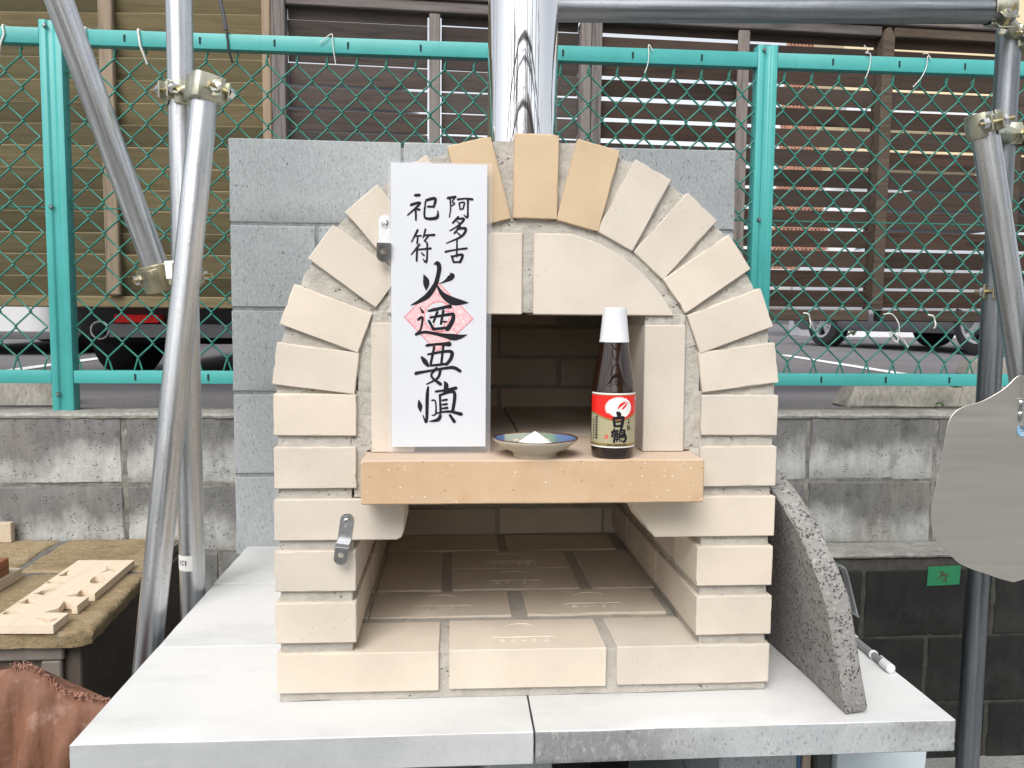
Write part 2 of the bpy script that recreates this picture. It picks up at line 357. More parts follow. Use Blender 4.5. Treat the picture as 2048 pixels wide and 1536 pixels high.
INK = m_plain('black_ink', (.016, .016, .02), .6, 0, .2, 60, 0, Specular_IOR_Level=.15)
def m_film():
    n = NB('clear_laminate_film'); n.b.inputs['Alpha'].default_value = .20
    return n.out((.75, .76, .78), .08, 0, None)
FILM = m_film()
def m_glass():
    n = NB('brown_bottle_glass'); return n.out((.018, .007, .004), .04, 0, n.bump(n.noise(18, 2, vec=n.scale(n.co, (1, 1, .2))), .10, .004), Specular_IOR_Level=.85)
GLASS = m_glass()
RED = m_plain('label_red', (.78, .018, .012), .35, 0, .02, 5, 0)
GOLD = m_plain('label_gold', (.36, .26, .10), .35, .5, .08, 30, 0)
PLABEL = m_plain('label_white', (.80, .80, .78), .4, 0, .01, 5, 0)
def m_label():
    n = NB('label_gold_lattice'); 
    v = n.scale(n.raw, (1, 1, 1)); x = n.xyz(v); u = n.n('ShaderNodeMath', operation='ARCTAN2'); n.l(x[0], u.inputs[0]); n.l(n.math('MULTIPLY', x[1], -1.), u.inputs[1])
    U = n.math('MULTIPLY', u.outputs[0], .0305*2*math.pi/.0085); Z = n.math('MULTIPLY', x[2], 2*math.pi/.0085)
    a = n.math('SINE', n.math('ADD', U, n.math('MULTIPLY', Z, 1.7))); b = n.math('SINE', n.math('SUBTRACT', U, n.math('MULTIPLY', Z, 1.7))); d = n.math('SINE', n.math('MULTIPLY', Z, 1.7))
    m = n.math('MINIMUM', n.math('ABSOLUTE', a), n.math('ABSOLUTE', b)); m = n.math('MINIMUM', m, n.math('ABSOLUTE', d))
    return n.out(n.ramp(m, (.12, (.62, .58, .40)), (.35, (.30, .26, .14))), .4, .15)
LABEL = m_label()
SALT = m_plain('white_salt', (.88, .88, .90), .7, 0, .01, 200, .6, 900)
def m_glaze():
    n = NB('painted_dish_glaze'); x = n.xyz()[0]; q = n.math('ADD', x, n.math('MULTIPLY', n.math('SUBTRACT', n.noise(40, 3), .5), .006))
    cc = n.ramp(n.math('ADD', n.math('MULTIPLY', q, 8.), .5), (.16, (.10, .16, .30)), (.19, (.34, .39, .33)), (.42, (.32, .35, .29)), (.5, (.20, .26, .19)), (.72, (.19, .27, .20)), (.77, (.12, .20, .25)), (.84, (.11, .17, .31)))
    return n.out(cc, .18, 0, n.bump(n.noise(50, 2), .05, .001))
GLAZE = m_glaze()
DISH = m_plain('cream_dish_clay', (.56, .50, .39), .3, 0, .06, 30, .05)
RIM = m_plain('brown_dish_rim', (.10, .042, .022), .3, 0, .3, 60, 0)
def m_pumice():
    n = NB('grey_pumice_stone'); f = n.noise(12, 5); cc = n.ramp(f, (.3, (.25, .24, .228)), (.7, (.32, .31, .297)))
    cc = n.mix(n.ramp(n.noise(200, 3), (.55, 0.), (.7, .5)), cc, (.50, .48, .46))
    v = n.voro(230, n.scale(n.co, (1, 1, .9))); dd = n.math('ADD', v.outputs['Distance'], n.math('MULTIPLY', n.noise(300, 3), .22)); sel = n.ramp(n.noise(70, 3), (.44, 0.), (.50, 1.))
    k = n.math('MULTIPLY', n.ramp(dd, (.36, 1.), (.50, 0.)), sel); vb = n.voro(100); kb = n.math('MULTIPLY', n.ramp(n.math('ADD', vb.outputs['Distance'], n.math('MULTIPLY', n.noise(160, 3), .3)), (.34, 1.), (.42, 0.)), n.ramp(vb.outputs['Color'], (.66, 0.), (.68, 1.)))
    k = n.math('MAXIMUM', n.math('MULTIPLY', k, .7), n.math('MULTIPLY', kb, .9)); cc = n.mix(k, cc, (.06, .055, .05))
    h = n.math('SUBTRACT', n.noise(160, 5, .7), n.math('MULTIPLY', k, 2.)); return n.out(cc, .95, 0, n.bump(h, .8, .0025), Specular_IOR_Level=.15)
PUMICE = m_pumice()
def m_sand():
    n = NB('tan_sandstone'); f = n.noise(7, 6, .6); cc = n.ramp(f, (.28, (.22, .165, .09)), (.5, (.33, .25, .145)), (.75, (.40, .315, .20)))
    cc = n.mix(n.ramp(n.noise(22, 5, .7), (.58, 0.), (.72, .6)), cc, (.36, .33, .27)); cc = n.mix(n.ramp(n.noise(15, 4), (.30, .5), (.42, 0.)), cc, (.13, .095, .05))
    return n.out(cc, .9, 0, n.bump(n.noise(30, 7, .65), 1.0, .014), Specular_IOR_Level=.2)
SAND = m_sand()
SANDJ = m_mortar('bench_joint_mortar', (.19, .18, .165), (.12, .11, .10))
def m_panel():
    n = NB('spattered_brown_panel'); f = n.noise(6, 5); cc = n.ramp(f, (.3, (.055, .043, .035)), (.7, (.085, .066, .052)))
    cc = n.mix(n.ramp(n.voro(42).outputs['Distance'], (.06, .8), (.10, 0.)), cc, (.35, .33, .30)); return n.out(cc, .7, 0, n.bump(n.noise(40, 4), .2, .002))
PANEL = m_panel()
FRAME = m_plain('dull_brown_frame', (.17, .145, .125), .6, 0, .2, 12, .1)
def m_sack():
    n = NB('brown_cloth_sack'); f = n.noise(10, 6, .6); cc = n.ramp(f, (.3, (.15, .068, .040)), (.7, (.24, .115, .07)))
    cc = n.mix(n.ramp(n.noise(22, 5, .7), (.56, 0.), (.70, .5)), cc, (.46, .29, .235)); wv = n.noise(420, 2)
    return n.out(cc, .62, 0, n.bump(n.noise(26, 6, .65), .7, .006, n.bump(wv, .25, .001)), Specular_IOR_Level=.35)
SACK = m_sack()
FRAY = m_plain('frayed_cloth_fibre', (.46, .25, .18), .8, 0, .2, 80, 0)
GTAPE = m_plain('green_masking_tape', (.02, .20, .085), .45, 0, .08, 30, 0)
REDINK = m_plain('dark_red_marker', (.10, .012, .012), .5, 0, .1, 30, 0)
BLUEST = m_plain('pale_blue_sticker', (.22, .42, .62), .35, 0, .15, 40, 0)
CARK = m_plain('black_car_paint', (.012, .012, .014), .16, 0, .1, 4, 0, Coat_Weight=.6)
CARW = m_plain('white_car_paint', (.76, .77, .79), .2, 0, .02, 4, 0, Coat_Weight=.6)
CARS = m_plain('silver_car_paint', (.62, .64, .68), .25, .3, .03, 4, 0, Coat_Weight=.6)
BLKP = m_plain('black_plastic_trim', (.018, .018, .02), .5, 0, .1, 20, 0)
GREYT = m_plain('grey_bumper_trim', (.17, .17, .185), .35, 0, .05, 10, 0)
REFL = m_plain('red_reflector', (.62, .012, .014), .15, 0, .08, 80, 0)
TYRE = m_plain('tyre_rubber', (.02, .02, .022), .75, 0, .15, 30, .1)
ALLOY = m_metal('alloy_wheel', (.72, .73, .75), .28, 20, .03, 'o', .01, False)
CARGL = m_plain('dark_car_glass', (.02, .025, .03), .05, 0, .05, 4, 0)
ROOFT = m_plain('orange_roof_tile', (.30, .15, .105), .7, 0, .35, 6, .2)
CREAMW = m_plain('cream_house_wall', (.62, .52, .34), .8, 0, .05, 3, .1)
WHITEW = m_plain('pale_grey_house_wall', (.62, .63, .66), .7, 0, .05, 3, .1)
LEAF = m_plain('green_leaf', (.055, .12, .03), .55, 0, .3, 9, 0)
YELLOW = m_plain('yellow_plastic', (.55, .36, .02), .4, 0, .08, 10, 0)
BLUEP = m_plain('blue_plastic', (.05, .12, .26), .4, 0, .08, 10, 0)
BEIGEB = m_plain('beige_board', (.40, .33, .26), .7, 0, .08, 10, 0)
PALEBLUE = m_plain('pale_blue_plastic_box', (.50, .58, .62), .5, 0, .04, 10, 0)
DKBOX = m_plain('dark_green_box', (.05, .065, .06), .5, 0, .08, 10, 0)
CLEAR = m_plain('smoky_clear_tube', (.20, .21, .22), .12, 0, .05, 60, 0)
CABLE = m_plain('grey_black_cable', (.06, .06, .075), .5, 0, .1, 20, 0)

# ================================================================== SETTING
g = MB().add([(-40, -40, -.75), (40, -40, -.75), (40, 1.3, -.75), (-40, 1.3, -.75)], [(0, 1, 2, 3)])
part('ground', g, GROUND, kind='structure')
g = MB().add([(-60, 1.33, .25), (60, 1.33, .25), (60, 90, .25), (-60, 90, .25)], [(0, 1, 2, 3)])
part('parking_lot', g, ASPH, kind='structure')
def paint(pts):
    part('parking_line', MB().add([(x, y, .254) for x, y in pts], [(0, 1, 2, 3)]), LINE, kind='structure')
paint([(2.80, 5.9), (2.90, 5.9), (2.44, 2.5), (2.34, 2.5)])
paint([(-2.70, 5.6), (-2.60, 5.6), (-2.42, 3.3), (-2.52, 3.3)])

# ================================================================== RETAINING WALL (upper courses set back above a mouldy lower wall)
rw = thing('retaining_wall', 'stained concrete block retaining wall with a ledge, carrying the green mesh fence', 'wall', (0.2, 1.28, -.75))
BX0, BX1 = -2.62, 3.0
blk = [MB().box(-.194, .194, 0, .14, 0, .188).mesh('wall_block', WALLB, bevel=.004, cuts=3, jit=.0012) for _ in range(3)]
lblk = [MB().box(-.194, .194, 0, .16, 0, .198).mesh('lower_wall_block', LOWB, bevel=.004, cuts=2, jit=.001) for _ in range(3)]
x = -2.44
while x < 3.2:
    for k, z in enumerate((-.122, .076)):
        inst('block', blk[random.randrange(3)], rw, (x+.0, 1.2, z), (0, 0, 0))
    x += .4
x = -2.44+.13
while x < 3.2:
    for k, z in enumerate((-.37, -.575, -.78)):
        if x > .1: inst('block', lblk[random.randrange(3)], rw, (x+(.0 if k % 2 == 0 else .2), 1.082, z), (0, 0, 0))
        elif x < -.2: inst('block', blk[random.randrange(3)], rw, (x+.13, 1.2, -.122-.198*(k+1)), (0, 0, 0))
    x += .4
def rough_grid(x0, x1, z0, z1, y, nx, nz, amp, sc):
    m = MB(); vs = []; fs = []
    for j in range(nz+1):
        for i in range(nx+1):
            X = x0+(x1-x0)*i/nx; Z = z0+(z1-z0)*j/nz; vs.append((X, y+amp*noise.noise((X*sc, Z*sc, y)), Z))
    for j in range(nz):
        for i in range(nx): a = j*(nx+1)+i; fs.append((a, a+1, a+nx+2, a+nx+1))
    return m.add(vs, fs)
m = MB(); m.add(*[(q.v, q.f) for q in [rough_grid(-2.65, 3.2, -.75, .265, 1.2035, 500, 60, .0035, 45)]][0]); m.box(-2.65, 3.2, 1.208, 1.33, -.78, .262)
part('mortar_joint', m, WALLJ, rw)
m = MB(); m.add(*[(q.v, q.f) for q in [rough_grid(.1, 3.4, -.78, -.130, 1.086, 220, 36, .003, 40)]][0]); m.box(.1, 3.4, 1.091, 1.198, -.78, -.132)
part('lower_mortar_joint', m, LOWJ, rw)
def rough_cap(x0, x1, y0, y1, z0, z1, nx, amp):
    m = MB(); sec = [(y0, z0), (y0-.002, z0+(z1-z0)*.5), (y0+.004, z1), (y0+(y1-y0)*.35, z1+.003), (y0+(y1-y0)*.7, z1), (y1, z1), (y1, z0)]
    k = len(sec); vs = []
    for i in range(nx+1):
        X = x0+(x1-x0)*i/nx
        for j, (a, b) in enumerate(sec):
            f = amp if j < 5 else 0; vs.append((X, a+f*noise.noise((X*28, j*3.1, 1)), b+f*noise.noise((X*24, j*5.7, 9))))
    fs = [(i*k+j, (i+1)*k+j, (i+1)*k+(j+1) % k, i*k+(j+1) % k) for i in range(nx) for j in range(k)]
    return m.add(vs, fs)
part('cap', rough_cap(-2.65, 3.2, 1.196, 1.345, .262, .276, 260, .0035), WALLCAP, rw)
part('ledge', rough_cap(.1, 3.4, 1.078, 1.198, -.133, -.121, 120, .003), WALLCAP, rw)

# ================================================================== BLOCK SCREEN WALL BEHIND THE OVEN
bw = thing('block_screen_wall', 'new grey concrete block wall standing directly behind the brick oven', 'wall', (-.026, .86, 0))
bm_ = [MB().box(-.1975, .1975, 0, .10, 0, .19).mesh('screen_block', BLOCK, bevel=.0022, cuts=3, jit=.0004) for _ in range(3)]
hb = MB().box(-.0975, .0975, 0, .10, 0, .19).mesh('half_screen_block', BLOCK, bevel=.0022)
for k in range(5):
    z = -.022+.1985*k
    if k % 2 == 0:
        for j in range(3): inst('block', bm_[(j+k) % 3], bw, (-.4325+.403*j, .81, z))
    else:
        inst('block', hb, bw, (-.5325, .81, z)); inst('block', bm_[k % 3], bw, (-.23, .81, z)); inst('block', bm_[(k+1) % 3], bw, (.173, .81, z)); inst('block', hb, bw, (.474, .81, z))
part('mortar_joint', MB().box(-.6285, .5705, .8135, .906, -.02, .95), BLOCKM, bw)

# ================================================================== CONCRETE SLAB TABLE
tb = thing('slab_table', 'pale concrete paving slab table top carrying the brick oven', 'table', (0, .35, -.75))
def slab(x0, x1, y0, y1, edge):
    m = MB().box(x0, x1, y0, y1, -.0455, 0); me = m.mesh('slab', [SLAB, edge], bevel=.0012, cuts=6, jit=.00025)
    for p in me.polygons:
        if p.center.z < -.0013: p.material_index = 1
    return inst('slab', me, tb)
slab(-.601, -.0013, -.097, .2095, SLABEDGE2); slab(.0013, .590, -.097, .2095, SLABEDGE)
slab(-.601, -.0022, .2112, .533, SLABEDGE2); slab(.0022, .590, .2112, .533, SLABEDGE)
slab(-.603, -.0022, .5347, .808, SLABEDGE2); slab(.0022, .590, .5347, .808, SLABEDGE)
for x0, x1 in ((-.46, -.36), (.325, .455), (-.06, .05)):
    for k in range(3):
        part('leg_block', MB().box(x0, x1, .10, .75, -.75+.235*k, -.75+.235*(k+1)-.004 if k < 2 else -.046), BLOCK, tb, bevel=.003)

# ================================================================== BRICK OVEN
ov = thing('brick_oven', 'arched cream fire brick pizza oven with a tan keystone and a steel flue', 'oven', (0, .33, 0))
def brick_me(lx, ly, lz, mat, n=4, chip=.0011):
    """fire brick centred in x and z, front face at y=0, slightly chipped arrises"""
    out = []
    for _ in range(n):
        m = MB().box(-lx/2, lx/2, 0, ly, -lz/2, lz/2); me = m.mesh('fire_brick', mat)
        bm = bmesh.new(); bm.from_mesh(me)
        bmesh.ops.subdivide_edges(bm, edges=[e for e in bm.edges if e.calc_length() > .05 and abs((e.verts[0].co-e.verts[1].co).normalized().y) < .5], cuts=7, use_grid_fill=True)
        es = [e for e in bm.edges if len(e.link_faces) == 2 and e.calc_face_angle(0) > R(30)]
        bmesh.ops.bevel(bm, geom=es, offset=chip, segments=1, affect='EDGES', clamp_overlap=True)
        for v in bm.verts:
            if v.co.y < chip*1.3 and (abs(v.co.x) > lx/2-chip*1.3 or abs(v.co.z) > lz/2-chip*1.3):
                q = random.random(); a = random.uniform(0, chip*.45) + (random.uniform(.4, 1.6)*chip if q > .93 else 0)
                v.co.x -= math.copysign(a, v.co.x) if abs(v.co.x) > lx/2-chip*1.3 else 0
                v.co.z -= math.copysign(a, v.co.z) if abs(v.co.z) > lz/2-chip*1.3 else 0
        bm.to_mesh(me); bm.free()
        me.polygons.foreach_set('use_smooth', [True]*len(me.polygons)); me.set_sharp_from_angle(angle=R(24)); out.append(me)
    return out
H, P0, B0 = .059, .0742, .0143
def cz(k): return B0+P0*k+H/2
def j(a=.0012): return random.uniform(-a, a)
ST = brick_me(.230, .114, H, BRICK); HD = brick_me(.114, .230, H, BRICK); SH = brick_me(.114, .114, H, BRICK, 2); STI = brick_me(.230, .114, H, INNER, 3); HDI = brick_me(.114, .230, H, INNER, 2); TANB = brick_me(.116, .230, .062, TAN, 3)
def lay(meshes, x, y, z, rot=(0, 0, 0)): return inst('brick', random.choice(meshes), ov, (x+j(), y+j(), z+j(.0008)), rot)
# bottom course and hearth floor of the wood store
for x in (-.245, 0, .245): lay(ST, x, 0, cz(0), (0, R(random.uniform(-.3, .3)), 0))
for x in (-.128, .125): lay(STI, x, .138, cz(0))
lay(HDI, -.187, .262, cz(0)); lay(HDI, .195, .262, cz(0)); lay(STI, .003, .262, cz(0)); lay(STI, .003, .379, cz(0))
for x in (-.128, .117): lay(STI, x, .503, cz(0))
lay(SH, -.303, .138, cz(0)); lay(HD, -.303, .262, cz(0)); lay(SH, -.303, .503, cz(0)); lay(HD, .312, .262, cz(0))
# side walls
for sx in (-1, 1):
    for k in (1, 2, 3, 4, 5):
        y = 0
        if k == 3: y = .120
        elif k in (2, 5): lay(SH, sx*.303, 0, cz(k), (0, R(random.uniform(-.5, .5)), 0)); y = .120
        while y < .55:
            lay(HD, sx*.303, y, cz(k), (0, R(random.uniform(-.4, .4)) if y == 0 else 0, 0)); y += .236
# corner bricks over the wood store, cut to a rounded end
z0, z1 = cz(3)-H/2, cz(3)+H/2
part('corner_brick', MB().prism([(-.360, z0), (-.190, z0), (-.183, z0+.003), (-.1795, z0+.012), (-.178, z1), (-.360, z1)], 0, .114), BRICK, ov, bevel=.0014)
crv = [(.1815, z0), (.178, z0+.006), (.172, z0+.011), (.168, z0+.021), (.1615, z0+.027), (.157, z0+.036), (.150, z0+.043), (.147, z1)]
part('corner_brick', MB().prism([(.360, z0)]+crv+[(.360, z1)], -.001, .114), BRICK, ov, bevel=.0010)
# ledge and chamber floor
me = MB().box(-.2325, .2335, -.0605, .170, .3015, .3615).mesh('ledge', LEDGE, bevel=.0016, cuts=9)
for v in me.vertices:
    if v.co.y < -.057: v.co.z += .0007*noise.noise((v.co.x*80, v.co.z*30, 0)); v.co.y += .0006*noise.noise((v.co.x*70, v.co.z*70, 3))
me.materials.append(LEDGETOP)
for p in me.polygons:
    if p.normal.z > .7: p.material_index = 1
inst('ledge', me, ov)
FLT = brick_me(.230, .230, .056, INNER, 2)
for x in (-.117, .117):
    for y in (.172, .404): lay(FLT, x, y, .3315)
# back wall
for k in range(11):
    z = .103+.0665*(k-.0)
    for x in ((-.24, 0, .24) if k % 2 else (-.13, .108)):
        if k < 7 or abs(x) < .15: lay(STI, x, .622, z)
    if not k % 2 and k < 6: lay(SH, -.303, .622, z); lay(SH, .285, .622, z)
# vault: three rows of thirteen bricks; the first row is the front ring
ANG = [7.8, 20.7, 34.7, 48.1, 62.0, 75.6, 89.2, 104.6, 118.6, 131.2, 144.0, 159.6, 173.0]; RC, ZC = .3035, .443
for row in range(3):
    for i, a in enumerate(ANG):
        tan = row == 0 and 5 <= i <= 7; r = RC+(.0005 if tan else 0)
        b = lay(TANB if tan else HD, r*math.cos(R(a)), .236*row-(.0015 if tan else 0), ZC+r*math.sin(R(a)), (random.uniform(-.004, .004), -R(a), 0))
        if tan: b['label'] = 'tan wedge brick at the crown of the arch'
# jambs and the two lintel bricks that close the arch
def block_part(name, poly, y0, y1, mat, **k): return part(name, MB().prism(poly, y0, y1), mat, ov, bevel=.0013, **k)
block_part('jamb_brick', [(.1615, .362), (.2215, .362), (.2205, .544), (.1615, .544)], .001, .114, BRICK)
block_part('jamb_brick', [(-.2245, .362), (-.1645, .362), (-.1645, .544), (-.2245, .544)], .001, .114, BRICK)
RL = .2335
def arcx(z): return math.sqrt(max(RL*RL-(z-ZC)**2, 0))
zs = [.557+.113*i/14 for i in range(15)]
block_part('lintel_brick', [(.0015, .557)]+[(arcx(z)-.001, z) for z in zs]+[(.0015, .670)], 0, .114, BRICK)
block_part('lintel_brick', [(-.0145, .557), (-.0145, .670)]+[(-arcx(z)+.001, z) for z in reversed(zs)], 0, .114, BRICK)
# mortar, recessed a few millimetres behind the brick faces
def add(m, q): m.add(q.v, q.f)
m = MB()
m.box(-.357, .357, .006, .70, 0, .0693)
for sx in (-1, 1):
    x0, x1 = sorted((sx*.253, sx*.354)); m.box(x0, x1, .0065, .69, .071, .444)
    x0, x1 = sorted((sx*.218, sx*.256)); m.box(x0, x1, .0075, .60, .364, .449); x0, x1 = sorted((sx*.219, sx*.2445)); m.box(x0, x1, .0072, .11, .446, .56); x0, x1 = sorted((sx*.232, sx*.25)); m.box(x0, x1, .006, .12, .297, .366)
m.box(-.345, .345, .630, .70, .07, .62)
m.box(-.0165, .0035, .004, .11, .560, .672)
for x0, x1 in ((-.224, -.165), (.162, .221)): m.box(x0, x1, .005, .11, .540, .560)
part('mortar', m, MORTAR, ov, bevel=.001, cuts=12, jit=.0006)
def ring(r0, r1, y0, y1, a0, a1, n, nr, amp):
    m = MB(); vs = []; fs = []
    for i in range(n+1):
        a = R(a0+(a1-a0)*i/n); 
        for k in range(nr+1):
            r = r0+(r1-r0)*k/nr; r += (.004*noise.noise((a*16, 2, 5)) if k == nr else 0); X, Z = r*math.cos(a), ZC+r*math.sin(a)
            vs.append((X, y0+amp*(noise.noise((X*60, Z*60, 1))+.6*noise.noise((X*170, Z*170, 4))), Z))
        for (r, y) in ((r1, y0+.02), (r1, y1), (r0, y1), (r0, y0)):
            rr = r+(.004*noise.noise((a*16, 2, 5)) if r == r1 else 0); vs.append((rr*math.cos(a), y, ZC+rr*math.sin(a)))
    k = nr+5
    for i in range(n):
        for q in range(k): fs.append((i*k+q, i*k+(q+1) % k, (i+1)*k+(q+1) % k, (i+1)*k+q))
    fs += [tuple(range(k)), tuple(reversed(range(n*k, n*k+k)))]
    return m.add(vs, fs)
m = ring(.247, .3555, .0085, .70, -1, 181, 260, 14, .0028); add(m, ring(.2245, .2475, .0060, .11, 17, 163, 200, 6, .0018))
part('arch_mortar', m, MORTAR, ov, angle=60)
# stamped marks on the floor bricks
def stamp(cx, cyy, z, s=1):
    m = MB()
    for rr in (.016,):
        pts = [(cx+.030*s*.9*math.cos(R(a)), cyy+.016*s+.018*math.sin(R(a)), z) for a in range(25, 156, 13)]; m.tube(pts, .0011, 5)
    pts = [(cx-.05*s, cyy-.022, z), (cx-.045*s, cyy-.018, z), (cx+.045*s, cyy-.018, z), (cx+.05*s, cyy-.022, z)]; m.tube(pts, .0011, 5)
    S = {'S': [(1, .9), (.2, 1), (0, .7), (1, .35), (.8, 0), (0, .1)], 'K': [(0, 0), (0, 1), (0, .4), (.9, 1), (.3, .55), (.9, 0)], '-': [(0, .5), (.8, .5)], '3': [(0, 1), (.9, 1), (.3, .6), (.9, .3), (.5, 0), (0, .1)], '2': [(0, .8), (.5, 1), (.9, .7), (0, 0), (1, 0)]}
    for i, ch in enumerate('SK-32'):
        m.tube([(cx-.036+i*.0165+.009*u, cyy-.036+.010*v, z) for u, v in S[ch]], .0007, 4)
    part('stamp_mark', m, BRICK, ov)
zt = cz(0)+H/2+.0004
for cx, cyy in ((-.005, .062), (-.128, .20), (.125, .20), (.003, .325), (.003, .44)): stamp(cx, cyy, zt)
# door clips screwed to the bricks
def clip(x, z, tilt, stp):
    e = thing('door_clip', None, None); e.parent = ov; e.location = Vector((x, 0, z))-ov.location
    e.rotation_euler = (0, R(tilt), 0)
    m = MB(); w2 = .0095
    def plate(y, za, zb, ra, rb, t=.0016):
        poly = []
        for q in range(0, 181, 20): poly.append((w2*math.cos(R(q)), (zb-w2+w2*math.sin(R(q))) if rb else zb))
        for q in range(180, 361, 20): poly.append((w2*math.cos(R(q)), (za+w2+w2*math.sin(R(q))) if ra else za))
        m.prism(poly, y, y+t)
    plate(-.002, -.030, .010, False, True)
    m.prism([(-w2, -.0295), (w2, -.0295), (w2, -.0315-stp*.4), (-w2, -.0315-stp*.4)], -.018, -.0004)
    o = inst('clip_plate', m.mesh('clip_plate', STEEL, bevel=.0004), e, local=True)
    # lower leaf with its hole
    m2 = MB(); zt_, zb_ = -.0305-stp*.4, -.056-stp*.4; n = 28; hc = zb_+.0145; outer = []
    for q in range(n):
        a = 2*math.pi*q/n; ux, uz = math.cos(a), math.sin(a)
        if uz < 0: L = None
        t = min((w2-.0001)/abs(ux) if abs(ux) > 1e-5 else 9, ((zt_-hc)/uz) if uz > 1e-5 else 9)
        if uz <= 0:
            cc_ = zb_+w2; dz = hc-cc_; bq = uz*dz; t2 = -bq+math.sqrt(max(bq*bq-(dz*dz-w2*w2), 0)); t = min(t, t2) if abs(dz) < w2 else t
        outer.append((t*ux, hc+t*uz))
    inner = [(.0042*math.cos(2*math.pi*q/n), hc+.0042*math.sin(2*math.pi*q/n)) for q in range(n)]
    for yy in (-.0195, -.0180): m2.v += [(a, yy+(zt_-b)*.16, b) for a, b in outer]+[(a, yy+(zt_-b)*.16, b) for a, b in inner]
    for q in range(n):
        r2 = (q+1) % n; m2.f += [(q, r2, n+r2, n+q), (2*n+r2, 2*n+q, 3*n+q, 3*n+r2), (r2, q, 2*n+q, 2*n+r2), (n+q, n+r2, 3*n+r2, 3*n+q)]
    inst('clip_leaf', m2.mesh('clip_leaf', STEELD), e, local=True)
    m3 = MB().lathe([(0, .0042), (.003, .0040), (.0046, .0022), (.0048, .0005), (.0075, .0004), (.0078, 0)], seg=20).xf(Matrix.Translation((0, -.0022, -.002)) @ Matrix.Rotation(R(90), 4, 'X'))
    inst('screw', m3.mesh('screw', STEEL), e, local=True)
clip(-.204, .682, 1.5, .0); clip(-.259, .2665, 8, .012)
# flue
m = MB().lathe([(.0585, .72), (.0585, 1.9), (.0565, 1.9), (.0565, .72)], 0.004, .252, 0, 72)
part('flue_pipe', m, MIRROR, ov)

# ================================================================== GREEN CHAIN LINK FENCE
fc = thing('mesh_fence', 'teal steel fence with green chain link mesh standing on the retaining wall', 'fence', (-.2, 1.26, .27))
FY = 1.26
posts = [-3.27, -1.222, .811, 2.85]
def post(x):
    z0, z1 = .272, 1.362; wd = .030
    poly = [(x-wd, FY-.018), (x-wd, FY+.024), (x+wd, FY+.024), (x+wd, FY-.018), (x+.012, FY-.018), (x+.007, FY-.012), (x-.007, FY-.012), (x-.012, FY-.018)]
    m = MB().prism(poly, z0, z1, 'xy'); p = part('post', m, TEAL, fc, bevel=.0025, seg=2)
    for z in (1.345, .853, .325):
        inst('bolt', MB().lathe([(0, .006), (.004, .006), (.0065, .003), (.007, 0)], seg=10).xf(Matrix.Translation((x-.012, FY-.0185, z)) @ Matrix.Rotation(R(90), 4, 'X')).mesh('bolt', GALVD), p)
for x in posts: post(x)
slot_me = MB().prism([(.003*math.cos(R(a)), (.007 if a <= 180 else -.007)+.003*math.sin(R(a))) for a in range(0, 360, 30)], -.0006, .0006).mesh('slot_shade_patch', SLOT)
def rail(x0, x1, z0, z1, off):
    m = MB().prism([(FY-.016, z0), (FY-.016, z1), (FY+.016, z1), (FY+.016, z1-.004), (FY-.011, z1-.004), (FY-.011, z0+.004), (FY+.016, z0+.004), (FY+.016, z0)], x0, x1, 'yz')
    r = part('rail', m, TEAL, fc, bevel=.0018, seg=2); x = x0+off
    while x < x1-.02: inst('slot_shade_patch', slot_me, r, (x, FY-.0166, (z0+z1)/2)); x += .2045
for a, b in zip(posts[:-1], posts[1:]):
    rail(a+.0305, b-.0305, 1.297, 1.340, .168); rail(a+.0305, b-.0305, .356, .393, .171)
# chain link: each wire is one zigzag, hooked into its neighbours
PX, PZ = .0838, .0885
wires = []
for ph in (0, 1):
    m = MB(); z = 1.268; kz = ph; pts = [(.004, -.001, 1.292), (.001, -.002, 1.281)] if ph == 0 else [(PX/2+.006, .002, 1.290), (PX/2-.001, .002, 1.281)]
    while z > .405:
        left = kz % 2 == 0; xx = -.0030 if left else PX/2+.0030; ins = .0045 if left else -.0045
        pts += [(xx+ins, -.0022 if left else .0022, z+.0042), (xx, 0, z), (xx+ins, .0022 if left else -.0022, z-.0042)]
        z -= PZ/2; kz += 1
    pts.append((pts[-1][0]+(.010 if kz % 2 else -.010), 0, .392)); m.tube(pts, .0028, 6); wires.append(m.mesh('mesh_wire', WIRE, angle=80))
x = -2.735; kx = 0
while x < 2.82:
    if min(abs(x+PX/4-p) for p in posts) > .035: inst('wire', wires[kx % 2], fc, (x, FY, 0))
    x += PX/2; kx += 1
for z in (.853,):
    part('tension_wire', MB().tube([(-2.8, FY+.003, z), (2.8, FY+.003, z)], .0021, 6), WIRE, fc)

# ================================================================== WOODEN LOUVRE FENCES
def slat_me(L, mat, tilt, wd=.084, t=.011, n=2):
    out = []
    for _ in range(n):
        me = MB().box(-L/2, L/2, -t/2, t/2, -wd/2, wd/2).xf(Matrix.Rotation(R(tilt), 4, 'X')).mesh('slat', mat, bevel=.0012); out.append(me)
    return out
def louvre(root, u0, u1, mat, tilt, wd, gap, z_first, z_last, skip=()):
    mes = slat_me(u1-u0-.002, mat, tilt, wd); z = z_first; i = 0
    while z < z_last:
        inst('slat', random.choice(mes), root, ((u0+u1)/2, .022, z+random.uniform(-gap, gap)), (R(random.uniform(-1.5, 1.5)), R(random.uniform(-.18, .18)), 0), local=True); z += .0782; i += 1
def bar(root, name, u0, u1, y0, y1, z0, z1, mat, bev=.004, **k): part(name, MB().box(u0, u1, y0, y1, z0, z1), mat, root, bevel=bev, **k)
lf = thing('louvre_fence', 'tan wooden louvre fence with close slats behind the leaning steel pipes', 'fence', (-.45, 1.9, .25), rz=-.053)
